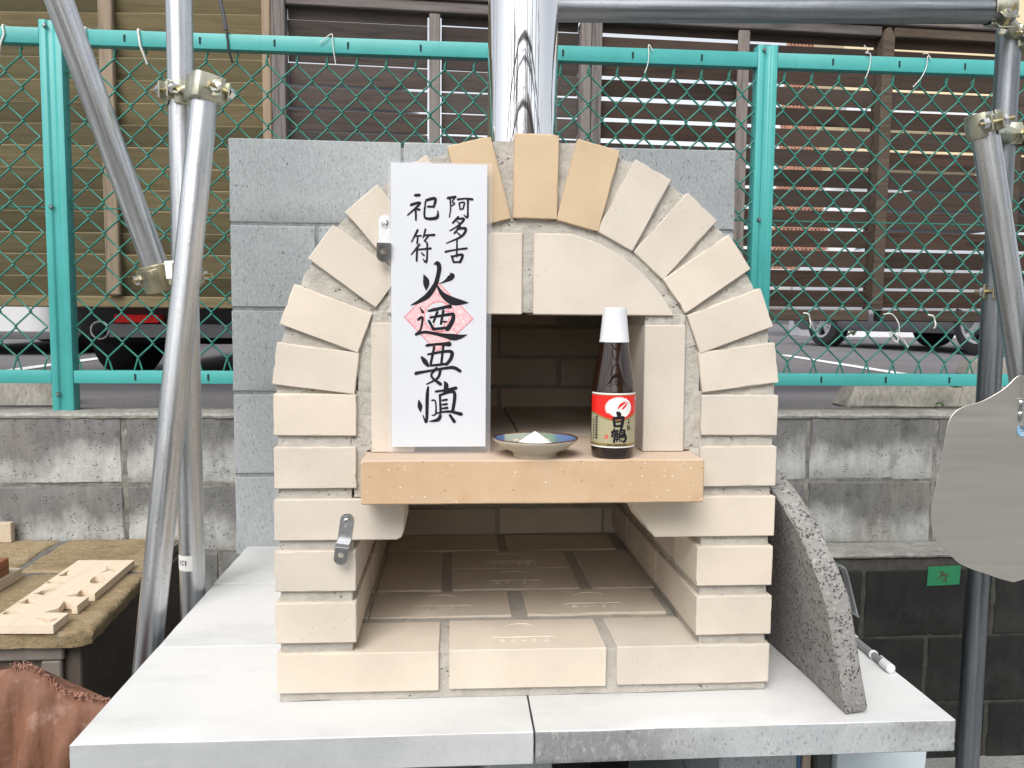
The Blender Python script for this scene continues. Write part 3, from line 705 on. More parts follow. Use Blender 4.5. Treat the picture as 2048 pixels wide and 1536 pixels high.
# local z = world z - .25
LP = [-2.20, -1.55, -.90, -.330]
for i, u in enumerate(LP): bar(lf, 'post', u-.025 if i < 3 else u-.016, u+.025 if i < 3 else u+.016, -.03, -.005 if i < 3 else .05, .0 if i in (0,) else .375, 1.72, TANPOST)
for a, b in zip([-2.8]+LP[:-1], LP): 
    louvre(lf, a+.001, b-.001 if b != LP[-1] else b-.018, TANWOOD, 24, .0875, .0030, .405, 1.72)
bar(lf, 'rail', -2.8, -.348, -.004, .045, .330, .372, TANWOOD)
bar(lf, 'post', -2.86, -2.80, -.02, .04, 0, 1.72, TANPOST)
df = thing('louvre_fence', 'dark weathered louvre fence with grey frame and bright gaps, beyond the flue and mesh fence', 'fence', (-.45, 1.9, .25), rz=.045)
def fpost(u0, u1, z1, mat=GREYPOST, z0=.355, y0=-.028):
    w_ = u1-u0; part('post', MB().prism([(u0, z0), (u1, z0), (u1, z1-w_*.7), (u1-w_*.35, z1), (u0+w_*.3, z1), (u0, z1-w_*.6)], y0, .046), mat, df, bevel=.003)
fpost(-.308, -.261, 1.50, z0=0); fpost(.810, .848, 1.425, z0=0); fpost(.851, .889, 1.425, z0=0)
fpost(2.000, 2.047, 1.44, BROWNRAIL, z0=.352); fpost(3.15, 3.20, 1.44, BROWNRAIL, z0=0)
for u0, u1, mt in ((.249, .289, GREYPOST), (1.421, 1.466, GREYPOST), (2.58, 2.62, BROWNRAIL)): bar(df, 'stile', u0, u1, -.016, .000, .352, 1.405, mt)
for a, b, mt, fr, gp, wd in ((-.260, .809, DARKWOOD, GREYRAIL, .0035, .0708), (.890, 1.999, BROWNWOOD, GREYRAIL, .001, .0605), (2.048, 3.149, BROWNWOOD, BROWNRAIL, .0012, .0665)):
    mid = [x for x in (.269, 1.4435, 2.60) if a < x < b][0]
    for (p, q) in ((a, mid-(.023 if mt is DARKWOOD else 0)), (mid+(.023 if mt is DARKWOOD else 0), b)):
        louvre(df, p+.002, q-.002, mt, 12 if mt is BROWNWOOD else 15, wd+(.0045 if a == .890 and p > 1.3 else 0), gp, .395, 1.425)
    bar(df, 'rail', a, b, -.012, .042, .305, .350, BROWNRAIL); bar(df, 'rail', a, b, -.018, .044, 1.408, 1.448, fr)
bar(df, 'rail', -.262, 3.15, -.03, .05, 1.450, 1.476, GREYRAIL)

# ================================================================== PARKED CARS, STOPS, HOUSE, HEDGE BEYOND THE FENCE
def car(name, label, loc, rz, L, Wd, Hh, paint_m, lower=None, zl=.20, wi=0, wy=.75):
    """local frame: x across, rear end at y=0, nose at y=L, wheels on z=0"""
    t = thing(name, label, 'car', loc, rz=rz)
    lev = [(.19, .90, .10), (.26, .965, .02), (.40, .99, -.02), (.50, 1.0, -.03), (.60, .995, .0), (.80, 1.0, .03), (.95, .985, .07), (1.02, .95, .12)]
    def body(levels, mat, nm, par=t):
        m = MB(); n = 80; vs = []
        for z, wf, yo in levels:
            hw = Wd/2*wf; cyl_ = L/2; hl = L/2-yo
            for k in range(n):
                a = 2*math.pi*k/n; e = .14
                X = hw*math.copysign(abs(math.cos(a))**e, math.cos(a)); Y = cyl_+hl*math.copysign(abs(math.sin(a))**(e*1.25), math.sin(a)); vs.append((X, Y, z))
        fs = [(i*n+k, i*n+(k+1) % n, (i+1)*n+(k+1) % n, (i+1)*n+k) for i in range(len(levels)-1) for k in range(n)]
        fs += [tuple(reversed(range(n))), tuple(range((len(levels)-1)*n, len(levels)*n))]
        m.add(vs, fs); return part(nm, m, mat, par, angle=40)
    body([l for l in lev if l[0] >= .39], paint_m, 'body'); body([(zl, .90, .12), (zl+.06, .965, .03), (.388, .985, -.015)], lower or paint_m, 'lower_bumper')
    cab = [(1.021, .90, .16), (1.15, .87, .25), (1.40, .76, .45), (Hh-.03, .70, .55), (Hh, .62, .75)]
    m = MB(); n = 40; vs = []
    for z, wf, yo in cab:
        for k in range(n):
            a = 2*math.pi*k/n; X = Wd/2*wf*math.copysign(abs(math.cos(a))**.3, math.cos(a)); y0_, y1_ = yo, L*.78-(z-1.02)*.9; Y = (y0_+y1_)/2+(y1_-y0_)/2*math.copysign(abs(math.sin(a))**.35, math.sin(a)); vs.append((X, Y, z))
    fs = [(i*n+k, i*n+(k+1) % n, (i+1)*n+(k+1) % n, (i+1)*n+k) for i in range(len(cab)-1) for k in range(n)]+[tuple(range((len(cab)-1)*n, len(cab)*n))]
    me = m.add(vs, fs).mesh('cabin', [paint_m, CARGL], angle=40)
    for p in me.polygons:
        if 1.10 < p.center.z < Hh-.06 and abs(p.normal.z) < .7: p.material_index = 1
    inst('cabin', me, t, local=True)
    for sx in (-1, 1):
        for y in (wy, L-.85):
            x0, x1 = sx*(Wd/2-.21-wi), sx*(Wd/2-.005-wi)
            M = Matrix.Translation((x0, y, .325)) @ Matrix.Rotation(R(90)*sx, 4, 'Y')
            wh = inst('wheel', MB().lathe([(.20, 0), (.29, .0), (.318, .02), (.325, .05), (.325, .155), (.316, .19), (.29, .205), (.215, .203), (.20, .17), (.20, 0)], seg=40).xf(M).mesh('wheel', TYRE), t, local=True)
            d = MB().lathe([(0, .12), (.19, .12), (.20, .13)], seg=30)
            q = MB().lathe([(.186, .198), (.213, .200), (.214, .13), (.186, .13), (.186, .198)], seg=30); add(q, MB().lathe([(0, .195), (.035, .193), (.04, .15)], seg=16))
            for sp in range(5):
                a = 2*math.pi*sp/5
                b = MB().prism([(.02, -.026), (.19, -.038), (.19, .038), (.02, .026)], .15, .188, 'xy'); b.xf(Matrix.Rotation(a, 4, 'Z')); add(q, b)
            inst('rim', q.xf(M).mesh('rim', ALLOY), wh, local=True); inst('brake_disc', d.xf(M).mesh('brake_disc', BLKP), wh, local=True)
    m = MB()
    for sx in (-1, 1): 
        l = MB().box(sx*(Wd/2-.16)-.13, sx*(Wd/2-.16)+.13, .03, .18, .72, .92); part('tail_light', l, REFL, t, bevel=.02, seg=2)
    return t
bk = car('parked_car', 'black parked car seen from behind, with a red bumper reflector, behind the mesh fence', (-1.03, 2.80, .25), 0, 4.4, 2.0, 1.62, CARK, BLKP, .165, .13, .42)
m = MB()
def curved(x0, x1, z0, z1, y, d, mat, nm, par):
    m = MB(); n = 10
    for i in range(n):
        a, b = x0+(x1-x0)*i/n, x0+(x1-x0)*(i+1)/n; m.add([(a, y, z0), (b, y, z0), (b, y, z1), (a, y, z1), (a, y+d, z0), (b, y+d, z0), (b, y+d, z1), (a, y+d, z1)], [(0, 1, 2, 3), (0, 4, 5, 1), (3, 2, 6, 7), (0, 3, 7, 4), (1, 5, 6, 2)])
    return part(nm, m, mat, par)
curved(-.68, .68, .200, .262, -.052, .09, GREYT, 'bumper_trim', bk); curved(-.655, -.455, .268, .305, -.056, .09, REFL, 'reflector', bk); curved(.455, .655, .268, .305, -.056, .09, REFL, 'reflector', bk)
inst('tow_ring', MB().tube([(-.725+.040*math.cos(2*math.pi*k/24), -.045, .232+.040*math.sin(2*math.pi*k/24)) for k in range(24)], .0045, 6, closed=True).mesh('tow_ring', ALLOY), bk, local=True)
car('parked_car', 'white parked car low behind the left fence post', (-3.84, 4.9, .25), .04, 4.5, 1.80, 1.5, CARW, CARW, .12)
car('parked_car', 'silver parked car with alloy wheels seen below the dark louvre fence', (5.656, 5.34, .25), .124, 4.12, 1.70, 1.75, CARS, GREYT)
def stop(x0, x1, y, label, rz=0):
    m = MB().prism([(y, .0), (y+.02, .085), (y+.035, .10), (y+.10, .10), (y+.115, .085), (y+.135, 0)], -(x1-x0)/2, (x1-x0)/2, 'yz').xf(Matrix.Translation(((x0+x1)/2, 0, .25)))
    for i, v in enumerate(m.v):
        if v[2] > .3: m.v[i] = (v[0]+(.04 if v[0] < (x0+x1)/2 else -.04), v[1], v[2])
    solo('wheel_stop', m, STOP, label, 'wheel stop', 'concrete wheel stops in the car park', bevel=.008, cuts=4, jit=.0015)
stop(-2.05, -1.38, 1.585, 'concrete wheel stop beside the left teal fence post'); stop(1.27, 1.95, 1.575, 'long concrete wheel stop below the right rail of the mesh fence')
stop(2.86, 3.50, 3.30, 'far concrete wheel stop near the silver car')
def leafmass(name, cx, cyy, cz_, rx, ry, rz_, n, size, label, cat):
    t = thing(name, label, cat, (cx, cyy, .25)); m = MB()
    for _ in range(n):
        a, b, r = random.uniform(0, 6.283), random.uniform(-1, 1), random.random()**.4; q = math.sqrt(1-b*b)
        p = Vector((cx+rx*r*q*math.cos(a), cyy+ry*r*q*math.sin(a), cz_+rz_*r*b)); u = Vector((random.gauss(0, 1), random.gauss(0, 1), random.gauss(0, 1))).normalized(); v = u.orthogonal().normalized(); s_ = size*random.uniform(.6, 1.3)
        m.add([p-u*s_, p+v*s_*.5, p+u*s_, p-v*s_*.5], [(0, 1, 2, 3)])
    part('foliage', m, LEAF, t, smooth=False)
    part('stem', MB().tube([(cx, cyy, .25), (cx+.02, cyy, cz_)], [.03*rx, .015*rx], 6), FRAME, t)
leafmass('shrub', 6.1, 11.4, .95, .6, .5, .65, 1600, .05, 'green shrub glimpsed through the dark louvres beside the right post', 'shrub')
leafmass('weed', 1.62, 1.50, .345, .035, .03, .028, 26, .014, 'small green weed growing beside the wheel stop by the right pipe', 'weed')
leafmass('weed', 1.47, 1.37, .285, .02, .015, .012, 10, .010, 'tiny weed on top of the retaining wall near the peel', 'weed')
# house beyond the car park: tan-orange pantile roof in front of a cream storey
hs_ = thing('house', 'cream house with an orange pantile roof beyond the dark louvre fence', 'house', (10, 16, .25))
part('wall', MB().box(7.45, 15, 15, 16.5, .25, 3.6), WHITEW, hs_); part('upper_wall', MB().box(7.55, 15, 14.6, 16, 3.6, 8.2), CREAMW, hs_)
part('eave_band', MB().box(7.5, 15.3, 14.3, 14.55, 4.55, 4.8), WHITEW, hs_)
m = MB(); ny = 26; tiles = MB()
for i in range(14):
    for k in range(30):
        x0 = 6.2+i*.082+k*.042; z0 = 1.6+k*.21; y0 = 14.6+k*.08
        tiles.add([(x0, y0, z0), (x0+.03, y0-.05, z0), (x0+.06, y0-.05, z0), (x0+.095, y0, z0), (x0+.095, y0+.09, z0+.22), (x0+.06, y0+.04, z0+.22), (x0+.03, y0+.04, z0+.22), (x0, y0+.09, z0+.22)],
                  [(0, 1, 6, 7), (1, 2, 5, 6), (2, 3, 4, 5), (0, 3, 2, 1)])
part('roof', tiles, ROOFT, hs_, kind='stuff', smooth=False)
for x0 in (8.3, 10.6, 13.0):
    f = part('window', MB().box(x0, x0+1.4, 14.94, 15.02, 1.2, 2.6), BLKP, hs_); part('pane', MB().box(x0+.06, x0+1.34, 14.925, 14.938, 1.26, 2.54), CARGL, f)

# ================================================================== SCAFFOLD PIPES AND COUPLERS
PR = .0243
def pole(p0, p1, mat, label, seam=True):
    p0, p1 = Vector(p0), Vector(p1); d = (p1-p0).normalized(); m = MB()
    L = (p1-p0).length; n = 2
    q = Matrix.Identity(4) if d.z > .9999 else d.to_track_quat('Z', 'Y').to_matrix().to_4x4()
    m.lathe([(PR-.003, 0), (PR, 0), (PR, L), (PR-.003, L), (PR-.003, 0)], seg=36)
    o = inst('steel_pipe', m.mesh('steel_pipe', mat)); o.matrix_world = Matrix.Translation(p0) @ q
    return setp(o, label, 'pipe', 'galvanised scaffold pipes')
vl = pole((-.634, .50, -.75), (-.634, .50, 1.75), GALV, 'upright galvanised pipe at left with a white sticker near the slab')
lp0, lp1 = Vector((-.677, .342, -.165)), Vector((-.5655, .43, .985))
ld = (lp1-lp0).normalized(); lp0 = lp1-ld*1.73
lean = pole(lp0, lp1, GALV, 'shiny leaning pipe at left whose top ends in a coupler')
dp1, dp0 = Vector((-.688, .53, .610)), Vector((-.815, .42, 1.106)); dd = (dp0-dp1).normalized()
diag = pole(dp1, dp1+dd*1.3, GALV, 'diagonal galvanised pipe crossing the left fence post, its lower end capped')
rv = pole((1.078, .57, -.75), (1.099, .57, 1.185), GALVD, 'dull upright pipe at the right edge behind the peel')
r0, r1 = Vector((.886, .36, .945)), Vector((.982, .36, .520)); rd = (r1-r0).normalized()
rdg = pole(r0, r0+rd*1.4, GALV, 'bright slanting pipe beside the right upright')
hp = pole((-.02, .50, 1.157), (1.03, .50, 1.190), GALVD, 'horizontal pipe along the top edge, to the right of the flue')
pole((1.30, .60, -.75), (1.30, .60, .62), GALVD, 'short upright pipe end at the far right edge')
part('sticker', MB().add([(PR*1.02*math.sin(R(a)), -PR*1.02*math.cos(R(a)), z) for z in (.795, .826) for a in range(-70, 21, 10)], [(i, i+1, i+11, i+10) for i in range(9)]), PLABEL, vl, local=True)
for k, (a0_, a1_) in enumerate(((-52, -46), (-42, -34), (-28, -18), (-14, -6))):
    m = MB()
    for zz in (.808, .811, .814) if k % 2 else (.807, .8145):
        m.add([(PR*1.035*math.sin(R(a)), -PR*1.035*math.cos(R(a)), z) for z in (zz, zz+.0016) for a in (a0_, a1_)], [(0, 1, 3, 2)])
    m.add([(PR*1.04*math.sin(R(a)), -PR*1.04*math.cos(R(a)), z) for z in (.806, .817) for a in (a0_, a0_+2)], [(0, 1, 3, 2)])
    if k: part('print', m, INK, vl, local=True)
def band(m, M, wdt=.046, a0=20, a1=340, r0=PR+.0015, r1=PR+.0055):
    """C-shaped saddle round a pipe whose axis is local z"""
    n = 26; vs = []
    for i in range(n+1):
        a = R(a0+(a1-a0)*i/n); e = .0018*math.sin(3*a)
        for r, z in ((r0, -wdt/2), (r1+e, -wdt/2), (r1+.0015+e, -wdt/4), (r1+.0015+e, wdt/4), (r1+e, wdt/2), (r0, wdt/2)): vs.append(M @ Vector((r*math.cos(a), r*math.sin(a), z)))
    fs = [(i*6+k, i*6+(k+1) % 6, (i+1)*6+(k+1) % 6, (i+1)*6+k) for i in range(n) for k in range(6)]+[(0, 1, 2, 3, 4, 5), tuple(n*6+k for k in (5, 4, 3, 2, 1, 0))]
    m.add(vs, fs)
def coupler(label, sides, mat=ZINC):
    """sides: list of (centre, pipe axis, direction in which the bolt flange points)"""
    cen = sum((Vector(q[0]) for q in sides), Vector())/len(sides)
    t = thing('scaffold_coupler', label, 'coupler', cen, group='zinc plated scaffold couplers')
    for cc, ax, fl in sides:
        cc, ax, fl = Vector(cc), Vector(ax).normalized(), Vector(fl); fl = (fl-ax*fl.dot(ax)).normalized(); th = ax.cross(fl)
        M = Matrix(((fl.x, th.x, ax.x, cc.x), (fl.y, th.y, ax.y, cc.y), (fl.z, th.z, ax.z, cc.z), (0, 0, 0, 1)))
        m = MB(); band(m, M)
        for sg in (-1, 1):                                   # ears that take the bolt, hinge knuckle opposite
            b = MB().box(PR-.004, PR+.022, sg*.0085 if sg > 0 else -.0125, sg*.0085+.004 if sg > 0 else -.0085, -.016, .016); add(m, b.xf(M))
        k = MB().lathe([(0, -.02), (.006, -.02), (.006, .02), (0, .02)], seg=10).xf(M @ Matrix.Translation((-PR-.008, 0, 0))); add(m, k)
        k = MB().box(-PR-.012, -PR-.001, -.012, .012, -.022, .022); add(m, k.xf(M))
        s_ = part('saddle', m, mat, t, bevel=.0012)
        m = MB().lathe([(0, -.030), (.0045, -.030), (.0045, .034), (0, .034)], seg=10).xf(M @ Matrix.Translation((PR+.013, 0, 0)) @ Matrix.Rotation(R(90), 4, 'X')); part('bolt', m, BRASS, s_)
        m = MB().lathe([(.0046, -.0245), (.0105, -.0245), (.0105, -.0145), (.0046, -.0145)], seg=6).xf(M @ Matrix.Translation((PR+.013, 0, 0)) @ Matrix.Rotation(R(90), 4, 'X')); part('nut', m, STEEL, s_)
        m = MB().lathe([(.0046, .0130), (.010, .0130), (.010, .020), (0, .022)], seg=6).xf(M @ Matrix.Translation((PR+.013, 0, 0)) @ Matrix.Rotation(R(90), 4, 'X')); part('nut', m, STEEL, s_)
    a, b = Vector(sides[0][0]), Vector(sides[-1][0]); d = (b-a)
    if d.length > .02:
        u = d.normalized(); m = MB().tube([a+u*(PR+.002), b-u*(PR+.002)], .017, 12); part('pivot', m, mat, t, bevel=.0015)
    return t
def cap_end(t, p, ax, mat):
    """pressed box cap over a pipe end"""
    p, ax = Vector(p), Vector(ax).normalized(); q = ax.to_track_quat('Z', 'Y').to_matrix().to_4x4(); w_ = PR+.0065
    poly = []
    for cx_, cy_, a0_ in ((1, 1, 0), (-1, 1, 90), (-1, -1, 180), (1, -1, 270)):
        for a in (0, 30, 60, 90): poly.append(((w_-.014)*cx_+.014*math.cos(R(a0_+a)), (w_-.014)*cy_+.014*math.sin(R(a0_+a))))
    m = MB().prism(poly, -.040, .006, 'xy').xf(Matrix.Translation(p) @ q); part('cap', m, mat, t, bevel=.002, seg=2)
vz = lp1.z-.01
t = coupler('coupler joining the left upright and the top of the leaning pipe', [((-.634, .50, vz), (0, 0, 1), (-.5, -1, 0)), (lp1-ld*.020, ld, (1, -.45, 0))]); cap_end(t, lp1-ld*.002, ld, ZINC)
t = coupler('rainbow tinted coupler on the capped lower end of the diagonal pipe', [((-.634, .50, .632), (0, 0, 1), (.3, 1, 0)), (dp1+dd*.022, dd, (-.9, .5, 0))], ZINCR); cap_end(t, dp1-dd*.002, -dd, ZINCR)
part('sticker', MB().box(-.020, .004, -.0007, 0, -.017, .017).xf(Matrix.Translation((-.640, .4655, .640)) @ Matrix.Rotation(R(-6), 4, 'Y')), PLABEL, t)
coupler('coupler in the upper right corner where the horizontal pipe meets the upright', [((1.0985, .57, 1.160), (0, 0, 1), (0, -1, 0)), ((1.005, .50, 1.189), (1, 0, .03), (-.1, -.7, -.7))])
coupler('coupler joining the slanting pipe to the right upright', [((1.0965, .57, .957), (0, 0, 1), (.6, -1, 0)), (r0+rd*.022, rd, (-.2, -.8, .6))])
coupler('coupler on the right upright half hidden by the slanting pipe', [((1.093, .57, .620), (0, 0, 1), (-.9, -.4, 0))], ZINCR)

# ================================================================== PIZZA PEEL
pl = thing('pizza_peel', 'large aluminium pizza peel hanging blade down at the right edge', 'peel', (.99, .33, .04))
hx = .9765
half = [(0, .047), (.030, .055), (.061, .066), (.086, .074), (.112, .086), (.127, .098), (.1445, .113), (.163, .133), (.172, .157), (.1745, .20), (.160, .290), (.152, .354), (.141, .379), (.1215, .392), (.087, .402), (.058, .417), (.039, .430), (.023, .446), (.014, .452)]
half = [(a, b) for a, b in smooth_path(half, 4)]
poly = [(hx+.006+a, b) for a, b in half]+[(hx+.006-a, b) for a, b in reversed(half[1:])]
m = MB().prism(poly, .329, .331); part('blade', m, PEEL, pl, bevel=.0005)
part('handle', MB().tube([(hx+.006, .3235, .355), (hx+.006, .3235, 1.35)], .0085, 16), GALV, pl)
part('bracket', MB().box(hx-.008, hx+.020, .3265, .3285, .366, .408), STEEL, pl, bevel=.0006)
for z in (.378, .400): part('rivet', MB().lathe([(0, .004), (.003, .0036), (.005, .0016), (.0052, 0)], seg=14).xf(Matrix.Translation((hx-.002, .3264, z)) @ Matrix.Rotation(R(90), 4, 'X')), STEEL, pl)
st_ = part('sticker', MB().prism([(hx+.006+.0125*math.cos(R(a)), .346+.0125*math.sin(R(a))) for a in range(0, 360, 15)], .3275, .3284).xf(Matrix.Identity(4)), BLUEST, pl)
m = MB()
for a, b, w_ in ((-.006, .006, .008), (-.007, .001, .011), (-.005, -.004, .006), (-.004, -.008, .009)): ribbon(m, [(hx+.006+a, .346+b, .0012), (hx+.006+a+w_, .346+b, .0012)], lambda x, y, o: (x, .3275-o, y), .0003)
part('print', m, PLABEL, st_)

# ================================================================== PUMICE OVEN DOOR leaning on the oven
pd = thing('stone_door', 'grey pumice oven door leaning against the right side of the oven', 'oven door', (.45, .15, 0))
hsd, hc_, RD, tw = .1627, .090, .2365, .225
prof = [(-tw, 0), (-tw, hsd)]
a0_ = math.degrees(math.acos(tw/RD)); prof += [(-RD*math.cos(R(a)), hc_+RD*math.sin(R(a))) for a in [a0_+(180-2*a0_)*i/26 for i in range(1, 26)]]
prof += [(tw, hsd), (tw, 0)]
lean_a = math.atan(.225)
m = MB().prism([(y, z) for y, z in prof], 0, .033, 'yz').xf(Matrix.Translation((.4335, .146, .0016)) @ Matrix.Rotation(R(2.0), 4, 'Z') @ Matrix.Rotation(-lean_a, 4, 'Y'))
part('slab', m, PUMICE, pd, bevel=.0025, cuts=3, jit=.0006)
hpts = [(.418, .194), (.4475, .199), (.4545, .195), (.458, .187), (.475, .128), (.478, .122)]
m = MB(); yy0, yy1 = -.030, -.014; t_ = .0022
for (xa, za), (xb, zb) in zip(hpts[:-1], hpts[1:]):
    nx, nz = -(zb-za), xb-xa; L = math.hypot(nx, nz); nx, nz = nx/L*t_, nz/L*t_
    m.add([(xa, yy0, za), (xb, yy0, zb), (xb, yy1, zb), (xa, yy1, za), (xa+nx, yy0, za+nz), (xb+nx, yy0, zb+nz), (xb+nx, yy1, zb+nz), (xa+nx, yy1, za+nz)], [(0, 1, 2, 3), (7, 6, 5, 4), (0, 4, 5, 1), (3, 2, 6, 7), (0, 3, 7, 4), (1, 5, 6, 2)])
part('handle', m, GALV, pd)

# ================================================================== CLEAR TUBE lying on the slab edge
tu = thing('clear_tube', 'slim clear tube with white rings and end cap along the right slab edge', 'tube', (.576, .13, 0))
d0, d1 = Vector((.5785, .245, .0078)), Vector((.5775, .062, .0078))
part('barrel', MB().tube([d0, d1], .0058, 16), CLEAR, tu)
for f_ in (.06, .42, .78): q = d0.lerp(d1, f_); part('ring', MB().tube([q+Vector((0, .0025, 0)), q-Vector((0, .0025, 0))], .0076, 16), WHITE, tu, bevel=.0008)
part('end_cap', MB().tube([d1+Vector((0, .010, 0)), d1-Vector((0, .014, 0))], .0076, 18), WHITE, tu, bevel=.0012)
part('clip', MB().box(.5826, .5856, .052, .092, .0065, .0115), WHITE, tu, bevel=.0008)

# ================================================================== SAKE BOTTLE
ZT = .3618
BXc, BYc = .1105, -.033
bo = thing('sake_bottle', 'small dark brown sake bottle with a white cup cap on the tan ledge', 'bottle', (BXc, BYc, ZT))
prof = [(0, .0005), (.024, .0), (.0272, .0012), (.0288, .004), (.0300, .016), (.0303, .018), (.0303, .088), (.0299, .094), (.0285, .104), (.0262, .118), (.0236, .132), (.0212, .146), (.0194, .158), (.0186, .168), (.016, .170), (0, .170)]
part('glass_body', MB().lathe(prof, BXc, BYc, ZT, 56), GLASS, bo, angle=50)
part('cap', MB().lathe([(0, .2055), (.0145, .2055), (.0158, .2045), (.0163, .201), (.0200, .1615), (.0206, .1605), (.0206, .1585), (.0185, .1580), (.018, .166), (0, .166)], BXc, BYc, ZT, 56), WHITE, bo, angle=40)
RBt = .0303
def bmap(x, y, o):                       # drawing units of the label (crop pixels) -> point on the bottle
    X = (x-318)*.0001475; a = math.asin(max(-.999, min(.999, X/(RBt+.0002)))); r = RBt+.0002+o
    return (r*math.sin(a), -r*math.cos(a), .0165+(1385-y)*.0001475)
def wrap(m, x0, x1, ytop, ybot, o, n=40):
    """patch whose upper and lower edges are functions of x"""
    vs = []; k = 8
    for i in range(n+1):
        a = -1.45+2.9*i/n if x0 is None else None
        x = 318+math.sin(a)*(RBt+.0002)/.0001475 if x0 is None else x0+(x1-x0)*i/n
        for q in range(k+1): y = ytop(x)+(ybot(x)-ytop(x))*q/k; vs.append(bmap(x, y, o))
    m.add(vs, [(i*(k+1)+q, (i+1)*(k+1)+q, (i+1)*(k+1)+q+1, i*(k+1)+q+1) for i in range(n) for q in range(k)])
lb = MB(); wrap(lb, None, None, lambda x: 890, lambda x: 1385, 0); lab = inst('label', lb.mesh('label', LABEL), bo, (BXc, BYc, ZT))
def lpart(nm, m, mat): o = inst(nm, m.mesh(nm, mat), lab, local=True); return o
edge = lambda x: 1128-70*((x-318)/205)**2
m = MB(); wrap(m, None, None, lambda x: 905, edge, .00010); lpart('red_field', m, RED)
m = MB(); wrap(m, None, None, edge, lambda x: edge(x)+16, .00010); wrap(m, None, None, lambda x: 898, lambda x: 906, .00013); wrap(m, None, None, lambda x: 1348, lambda x: 1376, .0001); lpart('gold_band', m, GOLD)
m = MB(); wrap(m, None, None, lambda x: 884, lambda x: 898, .00012); wrap(m, None, None, lambda x: 1376, lambda x: 1388, .00012); lpart('white_border', m, PLABEL)
# crane roundel
m = MB(); ring_ = []; cxr, cyr = 330, 1018
for i in range(73):
    a = R(40+i*360/72); q = 122
    if 55 < (40+i*5) % 360 < 215: q = 122+(-10 if i % 2 else 5)
    if 215 <= (40+i*5) % 360 < 300: q = 110+(-12 if i % 2 else 0)
    ring_.append((cxr+q*math.cos(a), cyr-.82*q*math.sin(a)))
vs = [bmap(cxr, cyr, .0002)]
for f in (.12, .25, .4, .55, .7, .85, 1.): vs += [bmap(cxr+(x-cxr)*f, cyr+(y-cyr)*f, .0002) for x, y in ring_[:-1]]
m.add(vs, [(0, 1+i, 1+(i+1) % 72) for i in range(72)]+[(1+q*72+i, 1+q*72+(i+1) % 72, 1+(q+1)*72+(i+1) % 72, 1+(q+1)*72+i) for q in range(6) for i in range(72)]); lpart('crane_emblem', m, PLABEL)
m = MB(); ribbon(m, [(322, 1030, 6), (338, 1002, 22), (366, 980, 24), (402, 964, 6)], bmap, .00028); ribbon(m, [(358, 1034, 5), (372, 1020, 18), (394, 994, 22), (416, 970, 6)], bmap, .00029); lpart('emblem_red', m, RED)
m = MB(); ribbon(m, [(345, 1040, 9), (366, 1004, 11), (414, 966, 6)], bmap, .00036); lpart('emblem_white', m, PLABEL)
def draw(strokes, fn, o0, step=.000004):
    m = MB()
    for i, st in enumerate(strokes): ribbon(m, st, fn, o0+i*step)
    return m
KANJI = [[(320, 1058, 34), (335, 1085, 46)], [(285, 1118, 24), (295, 1188, 24)], [(282, 1112, 26), (376, 1106, 28)], [(374, 1106, 28), (360, 1190, 30)], [(300, 1147, 14), (360, 1143, 14)], [(296, 1186, 20), (362, 1182, 22)],
 [(268, 1242, 20), (325, 1226, 18)], [(292, 1212, 18), (272, 1285, 18)], [(306, 1238, 14), (290, 1335, 20)], [(320, 1238, 14), (317, 1325, 15)], [(284, 1266, 13), (335, 1258, 13)], [(284, 1287, 12), (333, 1281, 12)], [(284, 1314, 13), (336, 1304, 13)],
 [(358, 1198, 24), (346, 1232, 18)], [(342, 1230, 18), (386, 1226, 20), (380, 1266, 18)], [(346, 1248, 11), (380, 1246, 11)], [(344, 1271, 16), (398, 1264, 20)], [(343, 1230, 15), (340, 1292, 15)], [(340, 1290, 16), (400, 1284, 22), (390, 1328, 22), (366, 1326, 10)], [(340, 1308, 10), (345, 1330, 12)], [(358, 1306, 9), (362, 1322, 10)]]
lpart('brush_lettering', draw(KANJI, bmap, .0005, .000012), INK)
SMALL = [[(428, 1120, 6), (428, 1156, 6)], [(429, 1138, 5), (441, 1137, 5)], [(411, 1158, 6), (444, 1157, 6)], [(412, 1190, 5), (424, 1188, 5)], [(418, 1178, 5), (417, 1228, 6)], [(411, 1210, 4), (425, 1205, 4)], [(428, 1182, 4), (440, 1181, 4)], [(430, 1190, 4), (443, 1189, 4)], [(428, 1200, 5), (446, 1198, 5)], [(431, 1200, 4), (430, 1214, 4)], [(440, 1200, 4), (440, 1214, 4)], [(426, 1213, 5), (446, 1211, 5)], [(430, 1216, 4), (425, 1228, 4)], [(440, 1216, 4), (446, 1227, 4)]]
for y in range(1110, 1325, 24): SMALL += [[(138, y, 6), (152, y-3, 6)], [(144, y-8, 5), (142, y+9, 5)], [(139, y+8, 5), (152, y+7, 5)]]
for y in range(1140, 1320, 24): SMALL += [[(122, y, 4), (131, y-2, 4)], [(126, y-6, 4), (125, y+8, 4)]]
xx = 232
for ch in 'GOSHU JAPANESE SAKE':
    if ch != ' ': SMALL += [[(xx, 1354, 3), (xx, 1369, 3)], [(xx, 1355, 3), (xx+6, 1355, 3)], [(xx, 1368, 3), (xx+6, 1368, 3)]]
    xx += 9.6
lpart('small_print', draw(SMALL, bmap, .0003, .000001), INK)
lpart('white_print', draw([[(508, 925, 7), (508, 952, 7)], [(508, 938, 6), (522, 937, 6)], [(500, 954, 7), (524, 952, 7)]], bmap, .0003), PLABEL)
lpart('red_seal', draw([[(208, 1278, 5), (240, 1274, 5)], [(212, 1284, 5), (214, 1300, 5)], [(224, 1270, 5), (226, 1302, 5)], [(238, 1278, 5), (236, 1300, 5)], [(212, 1302, 5), (238, 1300, 5)]], bmap, .0003), RED)

